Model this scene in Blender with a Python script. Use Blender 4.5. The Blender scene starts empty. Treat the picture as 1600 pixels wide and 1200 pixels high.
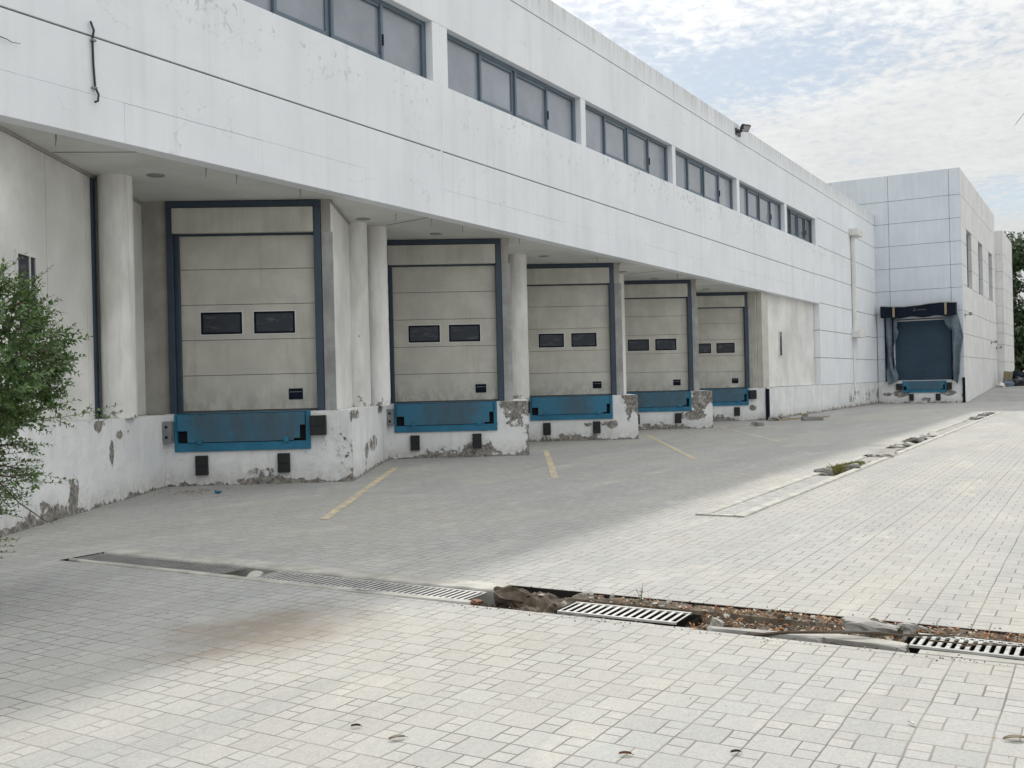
import bpy, bmesh, math, random
from mathutils import Vector, Matrix, noise as mnoise
random.seed(7)
scn = bpy.context.scene
COL = scn.collection
PI = math.pi

# ---------------------------------------------------------------- node helpers
def new_mat(name):
    m = bpy.data.materials.new(name); m.use_nodes = True
    nt = m.node_tree
    b = nt.nodes['Principled BSDF']
    return m, nt, b
def nd(nt, typ, **kw):
    n = nt.nodes.new(typ)
    for k, v in kw.items(): setattr(n, k, v)
    return n
def link(nt, a, b): nt.links.new(a, b)
def setin(nt, sock, v):
    if hasattr(v, 'is_linked') or hasattr(v, 'node'): nt.links.new(v, sock)
    elif isinstance(v, tuple) and len(v) == 3 and sock.type == 'RGBA': sock.default_value = (*v, 1)
    else: sock.default_value = v
def M(nt, op, a, b=0.0, c=None, clamp=False):
    n = nd(nt, 'ShaderNodeMath', operation=op); n.use_clamp = clamp
    setin(nt, n.inputs[0], a); setin(nt, n.inputs[1], b)
    if c is not None: setin(nt, n.inputs[2], c)
    return n.outputs[0]
def mix(nt, fac, a, b, blend='MIX'):
    n = nd(nt, 'ShaderNodeMix', data_type='RGBA', blend_type=blend)
    setin(nt, n.inputs[0], fac); setin(nt, n.inputs[6], a); setin(nt, n.inputs[7], b)
    return n.outputs[2]
def ramp(nt, v, lo, hi, a=0.0, b=1.0):
    n = nd(nt, 'ShaderNodeMapRange'); n.interpolation_type = 'SMOOTHSTEP'
    setin(nt, n.inputs[0], v); setin(nt, n.inputs[1], lo); setin(nt, n.inputs[2], hi)
    setin(nt, n.inputs[3], a); setin(nt, n.inputs[4], b)
    return n.outputs[0]
def geo(nt): return nd(nt, 'ShaderNodeNewGeometry').outputs['Position']
def objc(nt): return nd(nt, 'ShaderNodeTexCoord').outputs['Object']
def scalev(nt, v, s):
    n = nd(nt, 'ShaderNodeVectorMath', operation='MULTIPLY')
    setin(nt, n.inputs[0], v); n.inputs[1].default_value = s
    return n.outputs[0]
def noise(nt, v, scale, detail=4, rough=.55, dist=0.0):
    n = nd(nt, 'ShaderNodeTexNoise')
    setin(nt, n.inputs['Vector'], v); n.inputs['Scale'].default_value = scale
    n.inputs['Detail'].default_value = min(detail, 5); n.inputs['Roughness'].default_value = rough
    n.inputs['Distortion'].default_value = dist
    return n.outputs['Fac']
def sep(nt, v):
    n = nd(nt, 'ShaderNodeSeparateXYZ'); setin(nt, n.inputs[0], v); return n.outputs
def comb(nt, x, y, z):
    n = nd(nt, 'ShaderNodeCombineXYZ')
    for i, q in enumerate((x, y, z)): setin(nt, n.inputs[i], q)
    return n.outputs[0]
def bump(nt, b, h, strength=.3, dist=.01):
    n = nd(nt, 'ShaderNodeBump'); n.inputs['Strength'].default_value = strength
    n.inputs['Distance'].default_value = dist
    setin(nt, n.inputs['Height'], h); link(nt, n.outputs[0], b.inputs['Normal'])
def base(nt, b, c, rough=.7, metal=0.0, spec=.5):
    setin(nt, b.inputs['Base Color'], c); setin(nt, b.inputs['Roughness'], rough)
    b.inputs['Metallic'].default_value = metal; b.inputs['Specular IOR Level'].default_value = spec

def dirty(name, col, dark=.8, scale=1.5, rough=.7, streak=0.0, spec=.4, bumps=.15, fine=60, metal=0.0, use_obj=False):
    """plain coloured surface with uneven grime, optional vertical runs"""
    m, nt, b = new_mat(name)
    p = objc(nt) if use_obj else geo(nt)
    n1 = noise(nt, p, scale, 6, .6)
    f = ramp(nt, n1, .3, .7, dark, 1.0)
    if streak:
        s = noise(nt, scalev(nt, p, (5, 5, .35)), 1.0, 5, .6)
        f = M(nt, 'MULTIPLY', f, ramp(nt, s, .35, .62, 1 - streak, 1.0))
    n2 = noise(nt, p, fine, 3, .6)
    f = M(nt, 'MULTIPLY', f, ramp(nt, n2, .25, .75, .94, 1.03))
    c = mix(nt, 1.0, col, f, 'MULTIPLY')
    base(nt, b, c, rough, metal, spec)
    bump(nt, b, n2, bumps, .004)
    return m

# ---------------------------------------------------------------- materials
MT = {}
def mk_facade():
    m, nt, b = new_mat('facade_paint'); p = geo(nt); x, y, z = sep(nt, p)
    col = (.835, .862, .895)
    blot = noise(nt, p, .55, 6, .6)
    c = mix(nt, ramp(nt, blot, .3, .7), (.765, .795, .83), col)
    st = noise(nt, scalev(nt, p, (3.5, 3.5, .18)), 1.0, 6, .62)
    st2 = noise(nt, scalev(nt, p, (14, 14, .5)), 1.0, 4, .6)
    f = ramp(nt, st, .46, .72, 0, .20)
    f = M(nt, 'ADD', f, ramp(nt, st2, .55, .8, 0, .16))
    c = mix(nt, f, c, (.55, .56, .54))
    # runs below the parapet edge
    top = ramp(nt, z, 9.7, 10.5, 0, 1)
    rn = noise(nt, scalev(nt, p, (9, 9, .7)), 1.0, 5, .6)
    c = mix(nt, M(nt, 'MULTIPLY', top, ramp(nt, rn, .35, .7, .1, .75)), c, (.52, .525, .505))
    # flaked paint under the window sills
    band = M(nt, 'MULTIPLY', ramp(nt, z, 6.35, 7.15), ramp(nt, z, 7.42, 7.36))
    fl = noise(nt, scalev(nt, p, (1, 1, .8)), 7.5, 8, .66, .4)
    big = noise(nt, p, .9, 3, .5)
    thr = M(nt, 'ADD', fl, M(nt, 'MULTIPLY', big, .35))
    mask = M(nt, 'MULTIPLY', ramp(nt, thr, .765, .80), band)
    c = mix(nt, M(nt, 'MULTIPLY', mask, .6), c, (.50, .52, .51))
    ck = nd(nt, 'ShaderNodeTexVoronoi', feature='DISTANCE_TO_EDGE'); ck.inputs['Scale'].default_value = .42
    cn_ = nd(nt, 'ShaderNodeTexNoise'); cn_.inputs['Scale'].default_value = 1.6; cn_.inputs['Detail'].default_value = 5; link(nt, p, cn_.inputs['Vector'])
    co_ = nd(nt, 'ShaderNodeVectorMath', operation='MULTIPLY_ADD'); link(nt, cn_.outputs['Color'], co_.inputs[0]); co_.inputs[1].default_value = (1.2, 1.2, 1.2); link(nt, p, co_.inputs[2]); link(nt, co_.outputs[0], ck.inputs['Vector'])
    crk = M(nt, 'MULTIPLY', ramp(nt, ck.outputs['Distance'], .004, .001), ramp(nt, big, .50, .58))
    c = mix(nt, M(nt, 'MULTIPLY', crk, .4), c, (.42, .43, .43))
    base(nt, b, c, .75, 0, .3)
    h = M(nt, 'ADD', noise(nt, p, 45, 4, .6), M(nt, 'MULTIPLY', mask, -1.5))
    h = M(nt, 'ADD', h, M(nt, 'MULTIPLY', noise(nt, p, 1.3, 3, .5), 3.0))
    bump(nt, b, h, .25, .006)
    return m
def mk_dock():
    m, nt, b = new_mat('dock_paint'); p = geo(nt); x, y, z = sep(nt, p)
    w = nd(nt, 'ShaderNodeAttribute', attribute_name='wear').outputs['Fac']
    n1 = noise(nt, p, 3.2, 9, .62, .6); n2 = noise(nt, p, 11, 7, .6, .3)
    v = M(nt, 'ADD', M(nt, 'MULTIPLY', n1, .60), M(nt, 'MULTIPLY', n2, .40))
    v = M(nt, 'ADD', v, M(nt, 'SUBTRACT', w, 1.0))
    mask = ramp(nt, v, -.01, .012)
    edge = M(nt, 'MULTIPLY', ramp(nt, v, -.05, -.01), ramp(nt, v, .012, -.005))
    paint = mix(nt, ramp(nt, noise(nt, p, 1.4, 6, .6), .3, .7), (.70, .715, .725), (.82, .825, .82))
    paint = mix(nt, ramp(nt, noise(nt, scalev(nt, p, (6, 6, .8)), 1.0, 6, .65), .50, .78, 0, .5), paint, (.50, .50, .48))
    low = M(nt, 'MULTIPLY', ramp(nt, z, .42, .02), ramp(nt, n2, .3, .65, .25, 1))
    paint = mix(nt, M(nt, 'MULTIPLY', low, .6), paint, (.42, .405, .37))
    crack = nd(nt, 'ShaderNodeTexVoronoi', feature='DISTANCE_TO_EDGE')
    dv = noise(nt, p, 2.0, 5, .7)
    link(nt, scalev(nt, p, (1, 1, 1)), crack.inputs['Vector']); crack.inputs['Scale'].default_value = 1.3
    off = nd(nt, 'ShaderNodeVectorMath', operation='ADD')
    nz = nd(nt, 'ShaderNodeTexNoise'); nz.inputs['Scale'].default_value = 2.5; nz.inputs['Detail'].default_value = 6
    link(nt, p, nz.inputs['Vector']); link(nt, p, off.inputs[0]); link(nt, nz.outputs['Color'], off.inputs[1])
    link(nt, off.outputs[0], crack.inputs['Vector'])
    cr = M(nt, 'MULTIPLY', ramp(nt, crack.outputs['Distance'], .006, .001), ramp(nt, dv, .5, .6))
    paint = mix(nt, M(nt, 'MULTIPLY', cr, .7), paint, (.22, .21, .19))
    bare = mix(nt, ramp(nt, noise(nt, p, 14, 5, .7), .3, .7), (.11, .10, .09), (.37, .35, .32))
    bare = mix(nt, ramp(nt, noise(nt, p, 4.5, 5, .65), .55, .66, 0, .6), bare, (.56, .55, .53))
    c = mix(nt, mask, paint, bare)
    base(nt, b, c, .82, 0, .25)
    h = M(nt, 'ADD', M(nt, 'MULTIPLY', mask, -1.0), M(nt, 'MULTIPLY', noise(nt, p, 30, 6, .65), M(nt, 'ADD', .25, M(nt, 'MULTIPLY', mask, .8))))
    h = M(nt, 'ADD', h, M(nt, 'MULTIPLY', edge, .5))
    bump(nt, b, h, .8, .012)
    return m
def mk_pavers():
    m, nt, b = new_mat('concrete_pavers'); p = geo(nt)
    nz = nd(nt, 'ShaderNodeTexNoise'); nz.inputs['Scale'].default_value = .9; nz.inputs['Detail'].default_value = 3
    link(nt, p, nz.inputs['Vector'])
    wob = nd(nt, 'ShaderNodeVectorMath', operation='MULTIPLY_ADD')
    link(nt, nz.outputs['Color'], wob.inputs[0]); wob.inputs[1].default_value = (.035, .035, 0); link(nt, p, wob.inputs[2])
    nz2 = nd(nt, 'ShaderNodeTexNoise'); nz2.inputs['Scale'].default_value = 9; nz2.inputs['Detail'].default_value = 2
    link(nt, p, nz2.inputs['Vector'])
    wob2 = nd(nt, 'ShaderNodeVectorMath', operation='MULTIPLY_ADD')
    link(nt, nz2.outputs['Color'], wob2.inputs[0]); wob2.inputs[1].default_value = (.008, .008, 0); link(nt, wob.outputs[0], wob2.inputs[2])
    x, y, z = sep(nt, wob2.outputs[0])
    X = M(nt, 'DIVIDE', x, .200); Y = M(nt, 'DIVIDE', M(nt, 'SUBTRACT', y, .165), .306)
    r = M(nt, 'FLOOR', X); fx = M(nt, 'FRACT', X)
    c = M(nt, 'FLOOR', Y); fv = M(nt, 'FRACT', Y)
    odd = M(nt, 'ROUND', M(nt, 'MULTIPLY', M(nt, 'FRACT', M(nt, 'MULTIPLY', r, .5)), 2.0))
    fv2 = M(nt, 'ABSOLUTE', M(nt, 'SUBTRACT', odd, fv))
    small = M(nt, 'GREATER_THAN', fv2, .6667)
    dx = M(nt, 'MULTIPLY', M(nt, 'MINIMUM', fx, M(nt, 'SUBTRACT', 1, fx)), .200)
    dv = M(nt, 'MULTIPLY', M(nt, 'MINIMUM', fv, M(nt, 'SUBTRACT', 1, fv)), .306)
    d23 = M(nt, 'MULTIPLY', M(nt, 'ABSOLUTE', M(nt, 'SUBTRACT', fv2, .6667)), .306)
    half = M(nt, 'MULTIPLY', M(nt, 'ABSOLUTE', M(nt, 'SUBTRACT', fx, .5)), .200)
    dsm = M(nt, 'ADD', half, M(nt, 'MULTIPLY', M(nt, 'SUBTRACT', 1, small), 1.0))
    dmin = M(nt, 'MINIMUM', M(nt, 'MINIMUM', dx, dv), M(nt, 'MINIMUM', d23, dsm))
    jn = noise(nt, p, 2.3, 4, .6); jf = noise(nt, p, 35, 3, .6)
    wj = M(nt, 'ADD', .0010, M(nt, 'MULTIPLY', jn, .0052))
    joint = ramp(nt, M(nt, 'SUBTRACT', dmin, wj), .0018, -.0012)
    hi = M(nt, 'MULTIPLY', small, M(nt, 'GREATER_THAN', fx, .5))
    idv = comb(nt, r, M(nt, 'ADD', c, M(nt, 'MULTIPLY', small, .37)), M(nt, 'MULTIPLY', hi, .71))
    wn = nd(nt, 'ShaderNodeTexWhiteNoise', noise_dimensions='3D'); link(nt, idv, wn.inputs['Vector'])
    tone = M(nt, 'ADD', M(nt, 'MULTIPLY', M(nt, 'SUBTRACT', wn.outputs['Value'], .5), .10), M(nt, 'MULTIPLY', small, .035))
    sp = noise(nt, p, 62, 4, .75); sp2 = noise(nt, p, 20, 4, .65)
    tone = M(nt, 'ADD', tone, M(nt, 'MULTIPLY', M(nt, 'SUBTRACT', sp, .5), .80))
    tone = M(nt, 'ADD', tone, M(nt, 'MULTIPLY', M(nt, 'SUBTRACT', sp2, .5), .30))
    warm = noise(nt, p, .22, 5, .6)
    col = mix(nt, ramp(nt, warm, .36, .64), (.380, .380, .369), (.394, .383, .355))
    # traffic film and dust drifts, long along the building
    film = noise(nt, scalev(nt, p, (.16, .75, 1)), 1.0, 6, .62, .5)
    col = mix(nt, ramp(nt, film, .42, .66, 0, .7), col, (.325, .328, .322))
    dust = noise(nt, scalev(nt, p, (.35, 1.1, 1)), 1.3, 7, .66, .6)
    col = mix(nt, ramp(nt, dust, .53, .70, 0, .42), col, (.53, .51, .455))
    hue = mix(nt, wn.outputs['Color'], (1.03, .99, .975), (.975, 1.0, 1.02)) if False else mix(nt, M(nt, 'FRACT', M(nt, 'MULTIPLY', wn.outputs['Value'], 7.3)), (1.012, .998, .985), (.992, 1.0, 1.0))
    col = mix(nt, 1.0, col, hue, 'MULTIPLY')
    col = mix(nt, 1.0, col, M(nt, 'ADD', 1.0, tone), 'MULTIPLY')
    # rusty-brown spill
    gx, gy, gz = sep(nt, p)
    ex = M(nt, 'DIVIDE', M(nt, 'SUBTRACT', gx, 4.85), .95); ey = M(nt, 'DIVIDE', M(nt, 'SUBTRACT', gy, 4.78), .75)
    rr = M(nt, 'SQRT', M(nt, 'ADD', M(nt, 'MULTIPLY', ex, ex), M(nt, 'MULTIPLY', ey, ey)))
    rr = M(nt, 'ADD', rr, M(nt, 'MULTIPLY', M(nt, 'SUBTRACT', noise(nt, p, 2.2, 5, .6), .5), 1.1))
    col = mix(nt, M(nt, 'MULTIPLY', ramp(nt, rr, 1.15, .25, 0, .66), M(nt, 'ADD', .55, M(nt, 'ADD', M(nt, 'MULTIPLY', wn.outputs['Value'], .45), M(nt, 'MULTIPLY', joint, .3)))), col, (.20, .145, .095))
    # oil drips at the bays
    spots = nd(nt, 'ShaderNodeTexVoronoi'); spots.inputs['Scale'].default_value = 1.7; link(nt, p, spots.inputs['Vector'])
    sm = M(nt, 'MULTIPLY', ramp(nt, spots.outputs['Distance'], .035, .012), ramp(nt, noise(nt, p, .7, 2, .5), .5, .62))
    col = mix(nt, M(nt, 'MULTIPLY', sm, .75), col, (.05, .045, .04))
    jc = mix(nt, ramp(nt, noise(nt, p, 1.1, 5, .6), .42, .62), (.145, .132, .115), (.285, .265, .23))
    col = mix(nt, M(nt, 'MULTIPLY', joint, .85), col, jc)
    base(nt, b, col, .85, 0, .25)
    cham = ramp(nt, dmin, .012, .002, 0, .35)
    h = M(nt, 'ADD', M(nt, 'MULTIPLY', M(nt, 'ADD', joint, cham), -1.0), M(nt, 'MULTIPLY', sp2, .35))
    h = M(nt, 'ADD', h, M(nt, 'MULTIPLY', wn.outputs['Value'], .45)); h = M(nt, 'ADD', h, M(nt, 'MULTIPLY', jn, 2.0))
    bump(nt, b, h, .55, .005)
    return m
def mk_door():
    m, nt, b = new_mat('door_beige'); p0 = objc(nt); x, y, z = sep(nt, p0)
    oi = nd(nt, 'ShaderNodeObjectInfo').outputs['Random']
    ov = nd(nt, 'ShaderNodeVectorMath', operation='ADD'); link(nt, p0, ov.inputs[0]); link(nt, comb(nt, M(nt, 'MULTIPLY', oi, 37.0), M(nt, 'MULTIPLY', oi, 11.0), M(nt, 'MULTIPLY', oi, 23.0)), ov.inputs[1]); p = ov.outputs[0]
    rib = M(nt, 'SINE', M(nt, 'MULTIPLY', z, 210.0))
    g = noise(nt, scalev(nt, p, (1, 1, 1)), 1.6, 6, .62)
    col = mix(nt, ramp(nt, g, .35, .7), (.50, .488, .435), (.60, .587, .525))
    st = noise(nt, scalev(nt, p, (7, 7, .6)), 1.0, 6, .65)
    col = mix(nt, ramp(nt, st, .52, .78, 0, .35), col, (.30, .285, .25))
    sc = noise(nt, scalev(nt, p, (1.2, 1, 9)), 1.0, 7, .7)
    col = mix(nt, ramp(nt, sc, .62, .75, 0, .35), col, (.36, .35, .31))
    dirt = M(nt, 'MULTIPLY', ramp(nt, z, 1.75, 1.22), ramp(nt, noise(nt, scalev(nt, p, (2.2, 1, 1.2)), 2.4, 5, .65), .42, .62))
    col = mix(nt, M(nt, 'MULTIPLY', dirt, .5), col, (.27, .25, .21))
    scr = noise(nt, scalev(nt, p, (1.5, 1, 26)), 1.3, 5, .6, .8)
    col = mix(nt, M(nt, 'MULTIPLY', ramp(nt, scr, .69, .72), ramp(nt, g, .5, .6)), col, (.22, .21, .19))
    base(nt, b, col, .5, 0, .4)
    bump(nt, b, M(nt, 'ADD', rib, M(nt, 'MULTIPLY', g, 2)), .12, .002)
    return m
def mk_lip():
    m, nt, b = new_mat('lip_steel'); p = objc(nt); x, y, z = sep(nt, p)
    d1 = M(nt, 'SINE', M(nt, 'MULTIPLY', M(nt, 'ADD', x, z), 150.0)); d2 = M(nt, 'SINE', M(nt, 'MULTIPLY', M(nt, 'SUBTRACT', x, z), 150.0))
    tread = ramp(nt, M(nt, 'MULTIPLY', d1, d2), .25, .6)
    cen = M(nt, 'ABSOLUTE', M(nt, 'ADD', x, 1.72))
    oi = nd(nt, 'ShaderNodeObjectInfo').outputs['Random']
    ov = nd(nt, 'ShaderNodeVectorMath', operation='ADD'); link(nt, p, ov.inputs[0]); link(nt, comb(nt, M(nt, 'MULTIPLY', oi, 31.0), M(nt, 'MULTIPLY', oi, 17.0), M(nt, 'MULTIPLY', oi, 9.0)), ov.inputs[1])
    q = ov.outputs[0]
    wide = M(nt, 'ADD', .42, M(nt, 'MULTIPLY', oi, .6))
    edge_ = M(nt, 'ADD', cen, M(nt, 'MULTIPLY', M(nt, 'SUBTRACT', noise(nt, q, 3.0, 5, .65), .5), .9))
    f = ramp(nt, M(nt, 'SUBTRACT', edge_, wide), .25, -.25)
    st = noise(nt, scalev(nt, q, (4.2, 1, 1.6)), 1.0, 5, .7, .8)
    f = M(nt, 'MULTIPLY', f, ramp(nt, st, .30, .66, .5, 1.0))
    col = mix(nt, tread, (.020, .15, .255), (.04, .215, .34))
    col = mix(nt, M(nt, 'MULTIPLY', f, .64), col, mix(nt, noise(nt, p, 6, 5, .6), (.035, .04, .042), (.10, .085, .07)))
    base(nt, b, col, .5, .0, .5)
    bump(nt, b, tread, .5, .004)
    return m
def mk_glass(name, col, rough=.08, var=.25):
    m, nt, b = new_mat(name); p = geo(nt)
    n = noise(nt, p, .8, 4, .6)
    oi = nd(nt, 'ShaderNodeObjectInfo').outputs['Random']
    c = mix(nt, 1.0, col, ramp(nt, n, .3, .7, 1 - var, 1.0), 'MULTIPLY')
    c = mix(nt, 1.0, c, M(nt, 'ADD', .86, M(nt, 'MULTIPLY', oi, .24)), 'MULTIPLY')
    dust = noise(nt, scalev(nt, p, (2, 2, 6)), 1.5, 5, .7)
    c = mix(nt, ramp(nt, dust, .5, .75, 0, .22), c, (.42, .41, .39))
    base(nt, b, c, rough, 0, .5)
    bump(nt, b, noise(nt, p, 1.5, 2, .5), .04, .02)
    return m
def mk_leaf(name, a, c2, trans=.25):
    m, nt, b = new_mat(name)
    g = nd(nt, 'ShaderNodeNewGeometry'); oi = g.outputs['Random Per Island']
    c = mix(nt, oi, a, c2)
    n = noise(nt, g.outputs['Position'], 1.1, 3, .5)
    c = mix(nt, 1.0, c, ramp(nt, n, .3, .7, .72, 1.12), 'MULTIPLY')
    base(nt, b, c, .42, 0, .5)
    tr = nd(nt, 'ShaderNodeBsdfTranslucent'); setin(nt, tr.inputs['Color'], mix(nt, 1.0, c, (1.3, 1.5, .7), 'MULTIPLY'))
    ms = nd(nt, 'ShaderNodeMixShader'); ms.inputs[0].default_value = trans
    link(nt, b.outputs[0], ms.inputs[1]); link(nt, tr.outputs[0], ms.inputs[2])
    link(nt, ms.outputs[0], nt.nodes['Material Output'].inputs[0])
    return m
def mk_litter():
    m, nt, b = new_mat('dry_litter')
    g = nd(nt, 'ShaderNodeNewGeometry')
    w = nd(nt, 'ShaderNodeTexWhiteNoise', noise_dimensions='1D'); link(nt, g.outputs['Random Per Island'], w.inputs['W'])
    c = mix(nt, g.outputs['Random Per Island'], (.20, .075, .03), (.42, .24, .12))
    c = mix(nt, ramp(nt, w.outputs['Value'], .75, .8), c, (.55, .48, .38))
    base(nt, b, c, .8, 0, .2); return m

MT['facade'] = mk_facade(); MT['dock'] = mk_dock(); MT['paver'] = mk_pavers()
MT['door'] = mk_door(); MT['lip'] = mk_lip()
MT['jointdk'] = dirty('joint_dark', (.10, .105, .11), .8)  # dark colour deepens the shade in wall grooves; serves other seams too
MT['panel'] = dirty('wall_panel', (.84, .835, .80), .74, .7, .6, .0)
MT['recess'] = dirty('grimy_concrete', (.47, .455, .41), .66, 1.1, .8, .12)
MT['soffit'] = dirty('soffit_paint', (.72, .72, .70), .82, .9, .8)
MT['column'] = dirty('column_paint', (.72, .715, .69), .70, 1.1, .75, .22)
MT['tower'] = dirty('tower_panel', (.69, .745, .80), .93, .7, .5, .05, bumps=.06)
MT['towerside'] = dirty('tower_side_render', (.81, .81, .80), .88, .8, .7, .09)
MT['blue'] = dirty('blue_steel', (.046, .070, .102), .8, 2.5, .42, use_obj=True)
MT['winblue'] = dirty('window_aluminium', (.125, .17, .215), .85, 2.0, .4, use_obj=True)
MT['levblue'] = dirty('leveller_blue', (.022, .178, .305), .74, 3.0, .5, use_obj=True)
MT['dark'] = dirty('dark_void', (.012, .013, .016), .8)
MT['rubber'] = dirty('black_rubber', (.018, .019, .022), .6, 6, .6)
MT['steel'] = dirty('grey_steel', (.26, .26, .27), .7, 5, .5)
MT['jamb'] = dirty('jamb_grey', (.42, .425, .42), .7, 3, .6, .2)
MT['film'] = mk_glass('frosted_glass', (.325, .36, .41), .14, .2)
MT['navyglass'] = mk_glass('dark_glass', (.010, .018, .032), .28)
MT['greyglass'] = mk_glass('grey_glass', (.10, .12, .13), .08)
MT['conc'] = dirty('drain_concrete', (.50, .485, .44), .66, 3.5, .85, bumps=.4)
MT['conc2'] = dirty('grey_concrete', (.38, .37, .345), .66, 5, .9, bumps=.5)
MT['iron'] = dirty('grate_iron', (.52, .52, .50), .72, 7, .6, bumps=.3)
MT['irondk'] = dirty('grate_weathered', (.31, .31, .30), .72, 5, .65, bumps=.3)
MT['soil'] = dirty('soil', (.15, .12, .088), .4, 9, .95, bumps=1.0, fine=90)
MT['wood'] = dirty('old_wood', (.38, .30, .20), .7, 8, .8)
MT['rust'] = dirty('rusty_steel', (.20, .085, .04), .6, 12, .8)
MT['yellow'] = None
MT['slat'] = dirty('shutter_slat', (.040, .074, .112), .82, 1.0, .5, spec=.25)
MT['fabric'] = dirty('grey_tarpaulin', (.15, .195, .235), .7, 3, .7)
MT['tarp'] = dirty('black_tarpaulin', (.009, .015, .028), .7, 3, .8, spec=.15)
MT['whitepl'] = dirty('white_plastic', (.72, .72, .70), .85, 4, .5)
MT['blackpl'] = dirty('black_plastic', (.022, .024, .03), .7, 8, .35)
MT['deadleaf'] = dirty('dead_leaf', (.055, .035, .022), .7, 40, .8)
MT['card'] = dirty('cardboard', (.30, .25, .17), .8, 4, .85)
MT['lens'] = mk_glass('lamp_lens', (.35, .37, .38), .15)
MT['leaf'] = mk_leaf('shrub_leaf', (.042, .10, .03), (.15, .235, .08))
MT['flower'] = mk_leaf('dry_flower', (.22, .10, .05), (.30, .20, .10), .1)
MT['twig'] = dirty('twig_bark', (.13, .10, .07), .7, 12, .9)
MT['treeleaf'] = mk_leaf('tree_leaf', (.020, .045, .018), (.065, .10, .038), .2)
MT['bark'] = dirty('bark', (.10, .08, .06), .6, 6, .9)
MT['grassy'] = mk_leaf('weed_leaf', (.14, .15, .05), (.27, .23, .11), .2)
MT['palm'] = mk_leaf('palm_leaf', (.06, .09, .04), (.10, .13, .06), .15)
MT['litter'] = mk_litter()
MT['ramp'] = dirty('yard_concrete', (.36, .355, .34), .75, .6, .9, bumps=.4)
def mk_yellow():
    m, nt, b = new_mat('worn_yellow_paint'); p = geo(nt)
    n = noise(nt, p, 7, 7, .68); n2 = noise(nt, p, 1.1, 3, .5)
    worn = M(nt, 'ADD', n, M(nt, 'MULTIPLY', n2, .35))
    wn = nd(nt, 'ShaderNodeObjectInfo').outputs['Color']
    c = mix(nt, ramp(nt, worn, .54, .76, 0, .9), wn, (.40, .38, .33))
    base(nt, b, c, .8, 0, .25); return m
MT['yellow'] = mk_yellow()
MT['weedgreen'] = mk_leaf('weed_green', (.10, .12, .04), (.17, .18, .07), .2)
MT['tjointdk'] = dirty('tower_joint_dark', (.38, .42, .46), .9)  # lighter backing colour that paints groove shade on the tower
MT['pit'] = dirty('pit_shade', (.022, .019, .016), .6, 5, .9)  # near-black colour stands in for shade down in the drain channel
MT['header'] = dirty('header_beige', (.62, .605, .54), .82, 1.5, .6, .1)
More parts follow.
